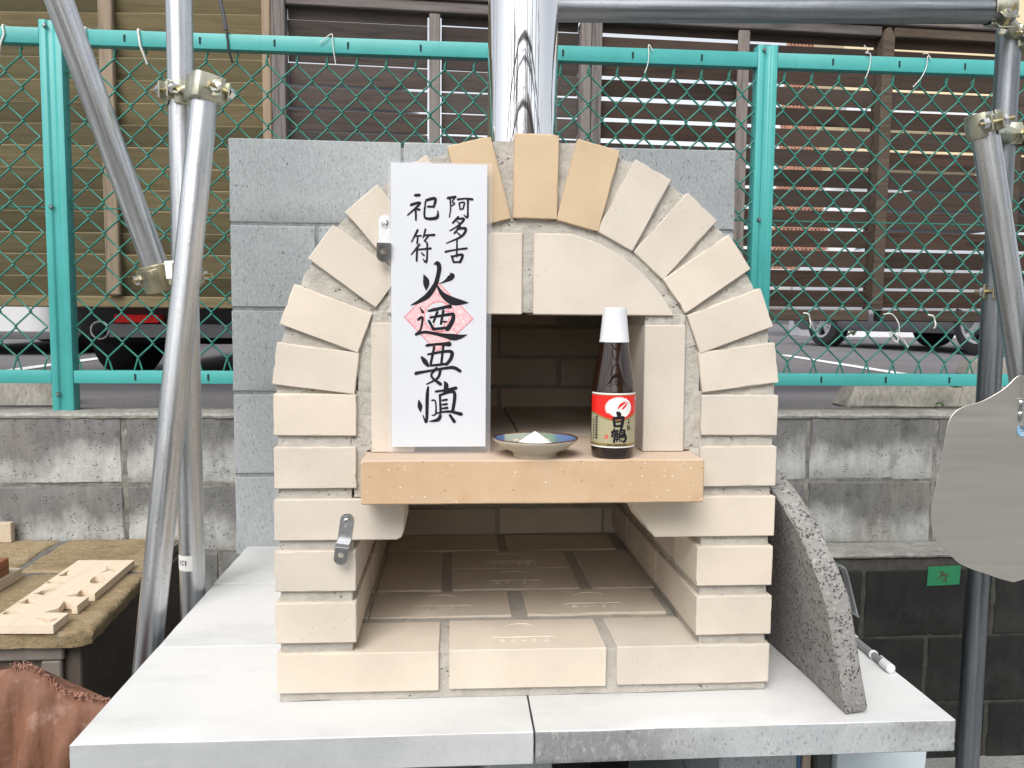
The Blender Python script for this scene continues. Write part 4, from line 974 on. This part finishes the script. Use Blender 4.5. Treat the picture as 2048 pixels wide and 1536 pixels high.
# ================================================================== DISH AND SALT
DX, DY = .0035, -.026
di = thing('small_dish', 'small oval looking glazed dish with blue and green patches on the tan ledge', 'dish', (DX, DY, ZT))
def dl(prof, **k): return MB().lathe(prof, 0, 0, 0, 64, sx=1.0, sy=.95)
inst('clay_body', dl([(0, .003), (.027, .003), (.0285, 0), (.0305, 0), (.0310, .0055), (.045, .0120), (.0560, .0205), (.0592, .0238), (.0590, .0250), (.0576, .0248)]).mesh('clay_body', DISH, angle=60), di, (DX, DY, ZT))
inst('glazed_inside', dl([(.0577, .0246), (.054, .0212), (.042, .0135), (.028, .0085), (0, .0072)]).mesh('glazed_inside', GLAZE, angle=60), di, (DX, DY, ZT))
inst('rim', MB().tube([(.0580*math.cos(R(a)), .95*.0580*math.sin(R(a)), .0248+.0004*math.sin(R(a*5))) for a in range(0, 360, 6)], .00115, 8, closed=True).mesh('rim', RIM), di, (DX, DY, ZT))
m = MB()
def inside(x, y, o):
    r = math.hypot(x, y/.95); T = [(0, .0072), (.028, .0085), (.042, .0135), (.054, .0212), (.0577, .0246)]
    for (a, za), (b, zb) in zip(T[:-1], T[1:]):
        if a <= r <= b: return (x, y, za+(zb-za)*(r-a)/(b-a)+o)
    return (x, y, .0246)
for fx, fy in ((.0175, .036), (-.022, .034)):
    for q in range(5):
        a = 2*math.pi*q/5+.3; px_, py_ = fx+.0042*math.cos(a), fy+.0042*math.sin(a)
        m.add([inside(px_+.0026*math.cos(R(t)), py_+.0026*math.sin(R(t)), .0004) for t in range(0, 360, 40)], [tuple(range(9))])
ribbon(m, [(.0175, .030, .002), (.020, .018, .002), (.018, .010, .002)], inside, .0004)
inst('painted_flower', m.mesh('painted_flower', DISH), di, (DX, DY, ZT))
m = MB(); n = 48; vs = [(0, 0, .0345)]; fs = []; rings = 14
for i in range(1, rings+1):
    r = .0345*i/rings
    for k in range(n):
        a = 2*math.pi*k/n; z = .0345-.0248*(i/rings)**1.1+.0007*noise.noise((r*math.cos(a)*300, r*math.sin(a)*300, 4)); vs.append((r*math.cos(a)*(1+.03*math.sin(3*a)), r*math.sin(a)*.9, max(z, .0088)))
fs += [(0, 1+k, 1+(k+1) % n) for k in range(n)]
for i in range(rings-1): fs += [(1+i*n+k, 1+(i+1)*n+k, 1+(i+1)*n+(k+1) % n, 1+i*n+(k+1) % n) for k in range(n)]
vs = [(a+DX-.001, b+DY-.004, z+ZT) for a, b, z in vs]
solo('salt_heap', MB().add(vs, fs), SALT, 'little heap of white salt piled in the glazed dish', 'salt')

# ================================================================== PAPER TALISMAN in a clear sleeve, standing on the ledge against the brick face
tp = thing('paper_charm', 'white paper talisman with black brush characters and a red diamond stamp, in a clear sleeve', 'paper sign', (-.130, -.010, ZT))
def pfn(px, py, o):
    """photo scale drawing units of the sheet -> point on the sheet"""
    X = -.1955+(px-783)*.1305/192; Z = .3715+(893-py)*.3885/570; return (X, -.0085-.0035*(Z-.37)/.39+.0014*math.sin((Z-.37)*13)+.0012*math.sin((X+.13)*22+1)-o, Z)
def sheet(x0, x1, y0, y1, o, n=24):
    m = MB(); vs = [pfn(x0+(x1-x0)*i/4, y0+(y1-y0)*k/n, o) for k in range(n+1) for i in range(5)]
    return m.add(vs, [(k*5+i, k*5+i+1, (k+1)*5+i+1, (k+1)*5+i) for k in range(n) for i in range(4)])
part('clear_sleeve', sheet(777, 985, 320, 906.6, -.0004), FILM, tp)
sh = part('paper', sheet(783, 975, 323.5, 893, .0), PAPER, tp)
c5 = lambda x, y, o: pfn(780+x/5.295, 320+y/5.295, o)
c6 = lambda x, y, o: pfn(780+x/3.938, 510+y/3.938, o)
def m_stamp():
    n = NB('red_stamp_print'); f = n.noise(120, 3, .5, None, 2.2); t = n.math('ABSOLUTE', n.math('SUBTRACT', n.math('FRACT', n.math('MULTIPLY', f, 7.)), .5))
    return n.out(n.ramp(t, (.16, (.74, .30, .33)), (.34, (.78, .68, .70))), .55)
STAMP = m_stamp(); STAMPL = m_plain('red_stamp_line', (.72, .20, .22), .55, 0, .1, 60, 0)
DM = [(115, 466), (386, 193), (661, 475), (376, 738)]
m = MB().add([c6(x, y, .0002) for x, y in DM]+[c6(388, 468, .0002)], [(4, i, (i+1) % 4) for i in range(4)]); part('stamp_pattern', m, STAMP, sh)
m = MB(); m.add([c6(393, 462, .0003)]+[c6(393+118*math.cos(R(a)), 462+118*math.sin(R(a)), .0003) for a in range(0, 360, 10)], [(0, 1+i, 1+(i+1) % 36) for i in range(36)]); part('stamp_disc', m, PAPER, sh)
ln = []
for (a, b) in zip(DM, DM[1:]+DM[:1]): ln.append([(a[0], a[1], 7), ((a[0]+b[0])/2, (a[1]+b[1])/2, 7), (b[0], b[1], 7)])
ln.append([(393+120*math.cos(R(a)), 462+120*math.sin(R(a)), 8) for a in range(0, 361, 20)])
for x, y0, y1 in ((322, 440, 480), (345, 395, 410), (352, 505, 560), (430, 480, 540), (462, 395, 425), (470, 480, 530), (410, 545, 575)): ln.append([(x, y0, 6), (x+2, y1, 6)])
for y, x0, x1 in ((392, 340, 372), (575, 350, 440), (505, 425, 470), (420, 440, 480)): ln.append([(x0, y, 6), (x1, y-2, 6)])
part('stamp_line', draw(ln, c6, .0004, .00001), STAMPL, sh)
G = {
'character_a': [[(612, 374, 28), (700, 358, 24)], [(640, 378, 20), (645, 480, 16), (632, 572, 14)], [(690, 362, 22), (664, 412, 14), (686, 428, 18), (658, 455, 12)], [(718, 385, 22), (800, 375, 18), (876, 382, 28)], [(828, 388, 24), (828, 500, 20), (822, 570, 24), (785, 546, 10)], [(735, 425, 16), (747, 490, 16)], [(738, 422, 14), (790, 416, 18), (776, 482, 16)], [(745, 486, 14), (780, 482, 14)]],
'character_ta': [[(728, 568, 26), (668, 632, 22)], [(700, 592, 18), (786, 586, 26), (738, 650, 22), (634, 716, 12)], [(712, 612, 12), (748, 642, 16)], [(748, 662, 24), (684, 742, 20)], [(718, 692, 20), (806, 690, 30), (762, 770, 24), (600, 846, 12)], [(716, 732, 14), (758, 766, 16)]],
'character_ko': [[(714, 808, 18), (712, 985, 20)], [(590, 936, 24), (700, 912, 18), (820, 896, 24)], [(655, 975, 20), (682, 1046, 26)], [(665, 985, 20), (772, 964, 28), (745, 1046, 28)], [(682, 1044, 20), (740, 1040, 20)]],
'character_shi': [[(268, 352, 28), (318, 349, 30)], [(224, 452, 30), (322, 428, 26), (270, 490, 22), (190, 560, 14)], [(276, 490, 24), (279, 610, 20)], [(288, 492, 18), (318, 502, 26)], [(385, 402, 28), (482, 382, 32), (466, 470, 24)], [(400, 466, 22), (466, 466, 22)], [(380, 415, 18), (368, 555, 22), (400, 592, 28), (500, 578, 34), (510, 505, 10)]],
'character_fu': [[(298, 712, 26), (232, 838, 14)], [(265, 776, 16), (336, 771, 18)], [(298, 782, 18), (291, 855, 20)], [(380, 705, 24), (355, 792, 14)], [(364, 768, 20), (475, 760, 26)], [(410, 772, 18), (368, 828, 18)], [(372, 825, 14), (398, 845, 16)], [(318, 862, 24), (228, 972, 12)], [(292, 898, 22), (285, 1036, 22)], [(306, 916, 18), (438, 902, 22)], [(398, 850, 20), (396, 990, 20), (384, 1046, 26), (350, 1012, 8)], [(335, 950, 14), (366, 978, 18)]],
'character_fire': [[(468, 1072, 8), (505, 1058, 46), (526, 1110, 48), (500, 1240, 46), (470, 1310, 54), (400, 1405, 60), (300, 1470, 36), (220, 1506, 5)], [(360, 1180, 8), (384, 1240, 64), (388, 1290, 60), (386, 1346, 8)], [(526, 1274, 4), (590, 1245, 26), (640, 1212, 60), (668, 1185, 46), (640, 1160, 10)], [(500, 1286, 14), (550, 1372, 46), (620, 1432, 78), (690, 1462, 84), (760, 1468, 54), (842, 1473, 4)]],
}
for nm, st in G.items(): part(nm, draw(st, c5, .0006, .00002), INK, sh)
G6 = {
'character_nai': [[(302, 416, 16), (340, 408, 26), (440, 384, 26), (480, 378, 36)], [(308, 492, 22), (345, 560, 24)], [(318, 468, 18), (470, 442, 26), (504, 446, 30), (494, 500, 36), (455, 562, 38)], [(340, 560, 22), (458, 548, 24)], [(378, 420, 22), (345, 505, 18)], [(425, 410, 22), (404, 520, 20)], [(420, 500, 14), (450, 500, 14)], [(238, 388, 6), (262, 428, 22)], [(222, 486, 20), (258, 468, 20), (244, 560, 16), (206, 604, 22)], [(206, 604, 18), (280, 584, 24), (400, 604, 28), (500, 622, 52), (560, 618, 34), (614, 602, 4)]],
'character_need': [[(290, 690, 24), (380, 680, 22), (476, 678, 40)], [(352, 700, 20), (322, 845, 20)], [(424, 694, 20), (408, 842, 20)], [(250, 782, 18), (278, 820, 40), (304, 856, 20)], [(300, 762, 16), (450, 736, 24), (494, 748, 30), (482, 800, 30), (448, 842, 26)], [(320, 852, 18), (460, 836, 22)], [(202, 914, 28), (300, 896, 20), (440, 872, 22), (510, 868, 28), (562, 896, 26)], [(372, 872, 24), (328, 934, 18), (404, 1002, 28)], [(402, 880, 24), (380, 950, 20), (290, 1002, 10)]],
'character_care': [[(228, 1130, 10), (238, 1180, 38), (242, 1222, 10)], [(304, 1022, 16), (296, 1100, 28), (290, 1305, 22), (262, 1252, 8)], [(332, 1132, 14), (362, 1140, 12), (364, 1240, 14), (335, 1252, 10)], [(362, 1060, 18), (440, 1050, 20), (528, 1032, 30)], [(432, 978, 10), (448, 1010, 38), (440, 1068, 30)], [(398, 1095, 18), (404, 1232, 20)], [(392, 1092, 18), (512, 1066, 28), (500, 1225, 26)], [(415, 1132, 14), (455, 1126, 20)], [(415, 1166, 14), (455, 1162, 20)], [(415, 1198, 14), (460, 1192, 20)], [(366, 1236, 14), (470, 1222, 20), (572, 1244, 30)], [(404, 1250, 24), (382, 1288, 30), (315, 1302, 8)], [(478, 1250, 22), (516, 1306, 28)]],
}
for nm, st in G6.items(): part(nm, draw(st, c6, .0006, .00002), INK, sh)

# ================================================================== STONE TOPPED BENCH, WOODEN PIECES, SACK
be = thing('stone_bench', 'work bench topped with rough tan flagstones in front of the retaining wall', 'bench', (-1.3, .85, -.75))
def flag(poly, z0, z1, amp, nm='flagstone'):
    pts = []
    for (a, b), (c2, d) in zip(poly, poly[1:]+poly[:1]):
        L = math.hypot(c2-a, d-b); n = max(2, int(L/.012))
        for i in range(n):
            X, Y = a+(c2-a)*i/n, b+(d-b)*i/n; pts.append((X+amp*noise.noise((X*25, Y*25, 1)), Y+amp*noise.noise((X*25, Y*25, 7))))
    n = len(pts); cx_, cy_ = sum(p[0] for p in pts)/n, sum(p[1] for p in pts)/n; m = MB(); vs = []
    lev = [(.90, z1), (.965, z1), (.990, z1-.0035), (1.0, z1-.010), (.988, z1-.020), (.975, z0)]
    for f, z in [(.3, z1), (.6, z1)]+lev:
        for x_, y_ in pts:
            X, Y = cx_+(x_-cx_)*f, cy_+(y_-cy_)*f
            if f > .8: k = 1-(1-f)*min(1, .2/ max(.01, math.hypot(x_-cx_, y_-cy_))); X, Y = cx_+(x_-cx_)*k, cy_+(y_-cy_)*k
            q = .0025 if f < .99 else .004; vs.append((X+q*noise.noise((X*40, Y*40, z*90+3))*(f > .97), Y+q*noise.noise((X*40, Y*40, z*90+8))*(f > .97), z+.0022*noise.noise((X*14, Y*14, 5))))
    k = len(lev)+2; vs.append((cx_, cy_, z1)); fs = [(k*n, i, (i+1) % n) for i in range(n)]
    fs += [(r*n+i, (r+1)*n+i, (r+1)*n+(i+1) % n, r*n+(i+1) % n) for r in range(k-1) for i in range(n)]+[tuple(reversed(range((k-1)*n, k*n)))]
    part(nm, m.add(vs, fs), SAND, be, angle=50)
flag([(-1.185, .905), (-.876, .900), (-.892, 1.195), (-1.20, 1.195)], -.118, -.085, .006)
flag([(-1.205, .905), (-1.222, 1.195), (-1.66, 1.195), (-1.66, .905)], -.118, -.085, .006)
flag([(-1.66, .885), (-1.66, .502), (-.875, .502), (-.853, .508), (-.842, .525), (-.852, .700), (-.866, .880)], -.118, -.085, .006)
part('mortar_joint', MB().box(-1.65, -.885, .53, 1.19, -.115, -.0895), SANDJ, be, cuts=8, jit=.0008)
part('side_panel', MB().box(-1.62, -.872, .535, 1.19, -.75, -.119), PANEL, be, bevel=.003)
part('front_rail', MB().box(-1.62, -.90, .518, .533, -.150, -.121), FRAME, be, bevel=.003)
part('front_post', MB().box(-.945, -.905, .520, .533, -.75, -.152), FRAME, be, bevel=.003); part('front_post', MB().box(-1.13, -1.085, .520, .533, -.75, -.152), FRAME, be, bevel=.003)
# cut-out board
OUT = [(-1.052,.932),(-.914,.926),(-.904,.678),(-.922,.680),(-.925,.692),(-.915,.698),(-.945,.704),(-.942,.678),(-.964,.662),(-.908,.657),(-.907,.601),(-.919,.602),(-.925,.616),(-.911,.622),(-.948,.632),(-.939,.588),(-.958,.565),(-.905,.560),(-.904,.492),(-1.041,.499)]
HOLES = [[(-.962,.876),(-.914,.862),(-.928,.853),(-.923,.83),(-.942,.842),(-.955,.824),(-.949,.85)],[(-.95,.759),(-.956,.795),(-.94,.797),(-.927,.783),(-.913,.782),(-.928,.765),(-.925,.752),(-.936,.748)],[(-1.041,.806),(-1.039,.824),(-1.038,.85),(-1.03,.823),(-1.009,.815),(-1.02,.808)],[(-1.043,.753),(-1.041,.767),(-1.023,.766),(-1.009,.765),(-1.006,.748),(-1.025,.752)],[(-1.038,.684),(-1.03,.693),(-1.026,.705),(-1.002,.717),(-1.011,.689),(-1.01,.673),(-1.022,.676)],[(-1.039,.625),(-1.033,.637),(-1.034,.652),(-1.021,.636),(-.997,.617),(-1.013,.618)],[(-1.035,.557),(-1.038,.573),(-1.027,.578),(-1.012,.569),(-1.0,.563),(-1.001,.552),(-1.018,.557)],[(-.959,.531),(-.942,.533),(-.924,.524),(-.913,.534),(-.916,.511),(-.926,.508),(-.942,.522)]]
z0, z1 = -.0835, -.066; HOLES = [[p[:2] for p in smooth_path(h+h[:3], 4)[4:4+4*len(h)]] for h in HOLES]; loops = [OUT]+HOLES; flat = [p for l in loops for p in l]; tri = geometry.tessellate_polygon([[Vector((a, b, 0)) for a, b in l] for l in loops]); n = len(flat)
m = MB().add([(a, b, z0) for a, b in flat]+[(a, b, z1) for a, b in flat], [tuple(t) for t in tri]+[tuple(i+n for i in t) for t in tri]); o_ = 0; fs = []
for l in loops:
    k = len(l); fs += [(o_+i, o_+(i+1) % k, n+o_+(i+1) % k, n+o_+i) for i in range(k)]; o_ += k
m.f += fs
solo('cut_out_board', m, PALEWOOD, 'pale wooden board with small shapes cut out of it, lying on the stone bench', 'board', smooth=False)
solo('wooden_board', MB().box(-1.62, -1.338, 1.165, 1.185, -.084, -.028), PALEWOOD, 'pale board standing on edge at the back of the stone bench', 'board', bevel=.0015)
solo('wooden_block', MB().box(-1.45, -1.147, .66, .850, -.084, -.058), PALEWOOD, 'pale flat wooden block on the stone bench, under the reddish block', 'board', bevel=.0012)
solo('wooden_block', MB().box(-1.36, -1.152, .70, .805, -.0575, -.020), REDWOOD, 'reddish brown wooden block stacked on the pale block at left', 'board', bevel=.0015)
# brown cloth sack, mouth pinched and frayed
sk = thing('cloth_sack', 'crumpled reddish brown cloth sack with a frayed edge between bench and slab', 'sack', (-.76, .10, -.75))
def top(u): return -.020+.040*math.exp(-((u-.50)/.20)**2)-.030*max(0, u-.55)/.45-.012*max(0, .35-u)/.35+.004*math.sin(u*23)
m = MB(); NU, NV = 90, 46; vs = []
for k in range(NV+1):
    v = k/NV
    for i in range(NU):
        a = 2*math.pi*i/NU; ca, sa = math.cos(a), math.sin(a); u = .5+.5*ca; spread = min(1, v*1.2)**.6
        ry = .006+.115*spread*(1-.25*v); X = -.775+(.165+.05*v)*ca; Y = .11-ry*(abs(sa)**.8)*math.copysign(1, -sa)
        z = top(u)*(1-v)+(-.75)*v; z = top(u)-v*(.75+top(u))
        fold = (spread**.7)*(.085*(1-abs(math.sin(u*23+1.5*math.sin(v*5)+.6+1.6*v)))**1.6+.035*(1-abs(math.sin(u*29+v*7+2*math.sin(u*9))))**1.4-.03)*abs(sa); Y += (-fold if sa < 0 else fold)*-1*(1 if sa > 0 else -1)
        X += .012*noise.noise((X*9, v*7, 2))*spread; Y += .02*noise.noise((X*11, v*9, 6))*spread; z += .012*noise.noise((X*16, v*12, 9))*spread*(v < .9)
        vs.append((X, Y, z))
fs = [(k*NU+i, k*NU+(i+1) % NU, (k+1)*NU+(i+1) % NU, (k+1)*NU+i) for k in range(NV) for i in range(NU)]+[tuple(range(NU))]
part('cloth', m.add(vs, fs), SACK, sk, angle=180)
m = MB()
for q in range(110):
    u = .50+.44*q/110+random.uniform(-.004, .004); X = -.775+.165*(2*u-1); z = top(u); L = random.uniform(.004, .011)
    m.tube([(X, .106+random.uniform(-.006, .006), z-.002), (X+random.uniform(-.002, .003), .104+random.uniform(-.008, .006), z+L*.6), (X+random.uniform(-.003, .005), .100+random.uniform(-.01, .006), z+L)], .0007, 4)
part('frayed_edge', m, FRAY, sk, kind='stuff')

# ================================================================== SMALL THINGS
solo('green_tape', MB().add([(1.2806+x, 1.0788, z) for i, (x, z) in enumerate([(0, -.162), (.05, -.1605), (.100, -.159), (.0985, -.216), (.05, -.2185), (-.001, -.2195)])], [(0, 1, 4, 5), (1, 2, 3, 4)]), GTAPE, 'green tape square with a red handwritten mark on the black lower wall', 'tape', smooth=False)
tfn = lambda x, y, o: (1.2806+(x-1262)*.100/405, 1.0782-o, -.160-(y-145)*.058/232)
solo('tape_mark', draw([[(1390, 215, 9), (1440, 225, 10), (1425, 260, 9), (1380, 305, 7)], [(1462, 205, 9), (1440, 250, 10), (1425, 290, 7)], [(1440, 245, 7), (1520, 245, 8)], [(1450, 260, 8), (1500, 262, 9), (1460, 305, 8)], [(1440, 320, 7), (1500, 330, 7)], [(1480, 285, 7), (1495, 345, 7)]], tfn, 0, .00003), REDINK, 'red handwritten mark on the green tape square', 'writing', smooth=False)
def tie(pts, label, r=.0022, mat=TIE, grp='cable ties on the mesh fence'):
    m = MB(); m.tube(smooth_path(pts, 5), r, 6); 
    solo('cable_tie', m, mat, label, 'cable tie', grp, angle=80)
F = FY-.019
def loop_tie(x, label, sway, drop, mat=TIE, r=.0026):
    tie([(x+.004, FY+.019, 1.300), (x+.003, FY+.019, 1.343), (x+.001, FY, 1.3435), (x, F, 1.341), (x+.003, F-.001, 1.318), (x+sway*.3, F, 1.297), (x+sway*.7, F+.004, 1.297-drop*.5), (x+sway, F+.012, 1.297-drop)], label, r, mat)
loop_tie(-1.345, 'white cable tie on the top rail at the far left of the fence', -.018, .040)
loop_tie(-1.128, 'white cable tie on the top rail just behind the diagonal pipe', .003, .012, r=.0034)
loop_tie(-.985, 'white cable tie with a long tail right of the diagonal pipe', .018, .045, r=.0032)
loop_tie(-.745, 'black cable tie holding the grey cable on the top rail', .012, .034, TIEB, .0032)
def knot_tie(x, label, pts, r=.0014):
    tie([(x+a, F-.003-.002*(i % 2), 1.34+b) for i, (a, b) in enumerate(pts)], label, r)
knot_tie(-.458, 'white string knotted on the top rail above the block wall, ends splayed', [(-.030, -.020), (-.014, -.006), (0, .006), (.006, .002), (.006, -.02), (.010, -.05), (.014, -.078)])
knot_tie(.452, 'thin white string knotted on the top rail right of the flue', [(.012, -.008), (.004, .004), (0, .006), (.001, -.02), (.001, -.035), (-.004, -.058), (-.010, -.072)])
knot_tie(1.115, 'twisted white string on the top rail nearest the right teal post', [(-.016, .028), (-.004, .012), (-.010, .006), (.004, .002), (.004, -.03), (-.002, -.052), (-.008, -.068)])
knot_tie(1.29, 'thin white string on the top rail beside the right upright pipe', [(-.008, .008), (.004, .010), (.018, -.006), (.006, .002), (.004, -.03), (-.012, -.062), (-.034, -.088)])
def low_tie(label, pts, r=.0026): tie([(a, FY-.006-.004*(i % 2), b) for i, (a, b) in enumerate(pts)], label, r)
low_tie('white cable tie hanging in the mesh just right of the oven arch', [(.952, .577), (.966, .574), (.973, .560), (.975, .545), (.976, .532)])
low_tie('curled white cable tie with a crossing tail low in the mesh', [(1.206, .575), (1.226, .578), (1.244, .566), (1.254, .545), (1.258, .520), (1.252, .492), (1.240, .500), (1.226, .520), (1.236, .519), (1.26, .508), (1.280, .488), (1.288, .474)], .002)
low_tie('short white cable tie low in the mesh beside the right pipes', [(1.348, .575), (1.362, .572), (1.370, .560), (1.372, .545), (1.370, .534)])
solo('hanging_cable', MB().tube(smooth_path([(-.745, F-.004, 1.347), (-.752, F-.004, 1.39), (-.766, F-.002, 1.46), (-.785, FY, 1.56), (-.80, FY, 1.70)]), .0055, 8), CABLE, 'dark cable running up from the black tie on the fence rail', 'cable', angle=80)
# things stored under the slab, at right
solo('storage_box', MB().add([(.548, .16, -.75), (.69, .16, -.75), (.69, .55, -.75), (.548, .55, -.75), (.548, .15, -.165), (.713, .15, -.165), (.713, .56, -.165), (.548, .56, -.165)], [(0, 3, 2, 1), (4, 5, 6, 7), (0, 1, 5, 4), (1, 2, 6, 5), (2, 3, 7, 6), (3, 0, 4, 7)]), PALEBLUE, 'pale blue plastic box under the right end of the slab', 'box', bevel=.008, seg=2)
solo('storage_box', MB().box(.515, .546, .16, .50, -.75, -.15), DKBOX, 'narrow dark box between the beige board and the pale blue box', 'box', bevel=.004)
solo('board_strip', MB().box(.4965, .513, .17, .50, -.75, -.14), BEIGEB, 'beige board standing on edge beside the blue strip', 'board', bevel=.002)
solo('board_strip', MB().box(.4855, .495, .17, .50, -.75, -.14), BLUEP, 'blue strip standing between the yellow bucket and beige board', 'board', bevel=.002)
bk_ = thing('bucket', 'yellow plastic bucket under the slab beside its block leg', 'bucket', (.4715, .22, -.75))
part('shell', MB().lathe([(0, 0), (.0085, 0), (.0115, .60), (.013, .60), (.013, .585)], .4715, .22, -.75, 24, sy=6), YELLOW, bk_)

# ================================================================== BEHIND THE PHOTOGRAPHER: unseen props added for the flue, bottle and peel to mirror
hg = thing('hedge', 'unseen dark hedge added behind the camera to darken reflections', 'hedge', (0, -6.5, -.75)); m = MB()  # unseen hedge, added to darken what the bottle reflects
for _ in range(9000):
    x, z = random.uniform(-7, 7), random.uniform(-.75, .75+.25*math.sin(_)); y = -6.5+random.uniform(-.35, .35); u = Vector((random.gauss(0, 1), random.gauss(0, 1), random.gauss(0, 1))).normalized(); v = u.orthogonal(); q = random.uniform(.05, .11); p = Vector((x, y, z))
    m.add([p-u*q, p+v*q*.5, p+u*q, p-v*q*.5], [(0, 1, 2, 3)])
part('foliage', m, LEAF, hg, smooth=False, kind='stuff'); part('stem', MB().box(-7, 7, -6.56, -6.44, -.75, .5), FRAME, hg)
nh = thing('house', 'unseen pale house added beyond the hedge for reflections', 'house', (6.5, -12, -.75))  # unseen house, added only for reflections
part('wall', MB().box(3.2, 11, -16, -12, -.75, 3.2), CREAMW, nh); part('roof', MB().prism([(-11.5, 3.2), (-14, 4.9), (-16.5, 3.2)], 2.8, 11.4, 'yz'), FRAME, nh)
for x in (4.2, 7.0): f = part('window', MB().box(x, x+1.6, -12.05, -11.98, .4, 1.8), BLKP, nh); part('pane', MB().box(x+.07, x+1.53, -11.976, -11.965, .47, 1.73), CARGL, f)
for px_ in (-3.4, 12.0):
    up_ = thing('reflection_pole', 'unseen concrete utility pole added behind the camera for reflections, ' + ('beside the bare tree' if px_ < 0 else 'beyond the pale house'), 'pole', (px_, -11, -.75), 'added utility poles behind the camera')  # unseen poles, added along with the mirrored lines
    part('shaft', MB().tube([(px_, -11, -.75), (px_, -11, 8.0)], [.17, .11], 16), STOP, up_)
    for z in (6.9, 6.2): part('crossarm', MB().box(px_-.9, px_+.9, -11.19, -11.12, z, z+.09), GALVD, up_)
for i, (z, y) in enumerate(((5.3, -11.8), (4.9, -11.1), (4.55, -10.4), (4.25, -11.6), (3.95, -10.6), (3.6, -11.1), (3.3, -11.1), (2.95, -11.0))):  # unseen lines, added at heights that make arcs in the flue
    pts = [(x, y+.05*x*(i % 3-1), z-.25*(1-((x-4.3)/16)**2)) for x in range(-12, 21, 2)]
    solo('reflection_line', MB().tube(pts, (.03, .022, .045, .022, .035, .06, .025, .05)[i], 6), CABLE, 'unseen black overhead line added for the flue to mirror, ' + ('top outer', 'top middle', 'top inner', 'second outer', 'second inner', 'third level', 'fourth level', 'lowest level')[i], 'power line', 'added overhead lines behind the camera')
tr = thing('reflection_tree', 'unseen bare tree added behind the camera for reflections', 'tree', (-4.6, -9, -.75)); m = MB()  # unseen trees, added to put branches into the flue reflection
def branch(p, d, L, r, k):
    q = p+d*L; m.tube([p, p.lerp(q, .5)+Vector((random.gauss(0, .04), random.gauss(0, .04), 0))*L, q], [r, r*.85, r*.65], 6)
    if k:
        for _ in range(3 if k > 1 else 2): branch(q, (d+Vector((random.gauss(0, .45), random.gauss(0, .3), random.gauss(.1, .3)))).normalized(), L*random.uniform(.62, .8), r*.6, k-1)
branch(Vector((-4.6, -9, -.75)), Vector((.05, 0, 1)), 1.7, .16, 6); part('trunk', m, FRAME, tr)
tr = thing('reflection_tree', 'second unseen bare tree added for reflections, nearer the pale house', 'tree', (2.4, -8, -.75)); m = MB(); branch(Vector((2.4, -8, -.75)), Vector((-.08, 0, 1)), 1.6, .15, 6); part('trunk', m, FRAME, tr)

pf = thing('reflection_trellis', 'unseen dark timber trellis added behind the camera for the flue to mirror', 'trellis', (0, -3.2, -.75))  # unseen trellis, added so the flue mirrors dark bars
for x in (-9.0, -6.2, -4.4, -3.1, -2.1, -1.25, .62, 1.5, 2.6, 4.0, 6.0, 9.0): part('post', MB().box(x-.045, x+.045, -3.25, -3.17, -.75, 2.75), GREYPOST, pf, bevel=.004)
for z, q in ((1.36, .024), (1.80, .016), (2.2, .02)): part('rail', MB().box(-9.3, 9.3, -3.30, -3.252, z-q, z+q), GREYRAIL, pf, bevel=.004)
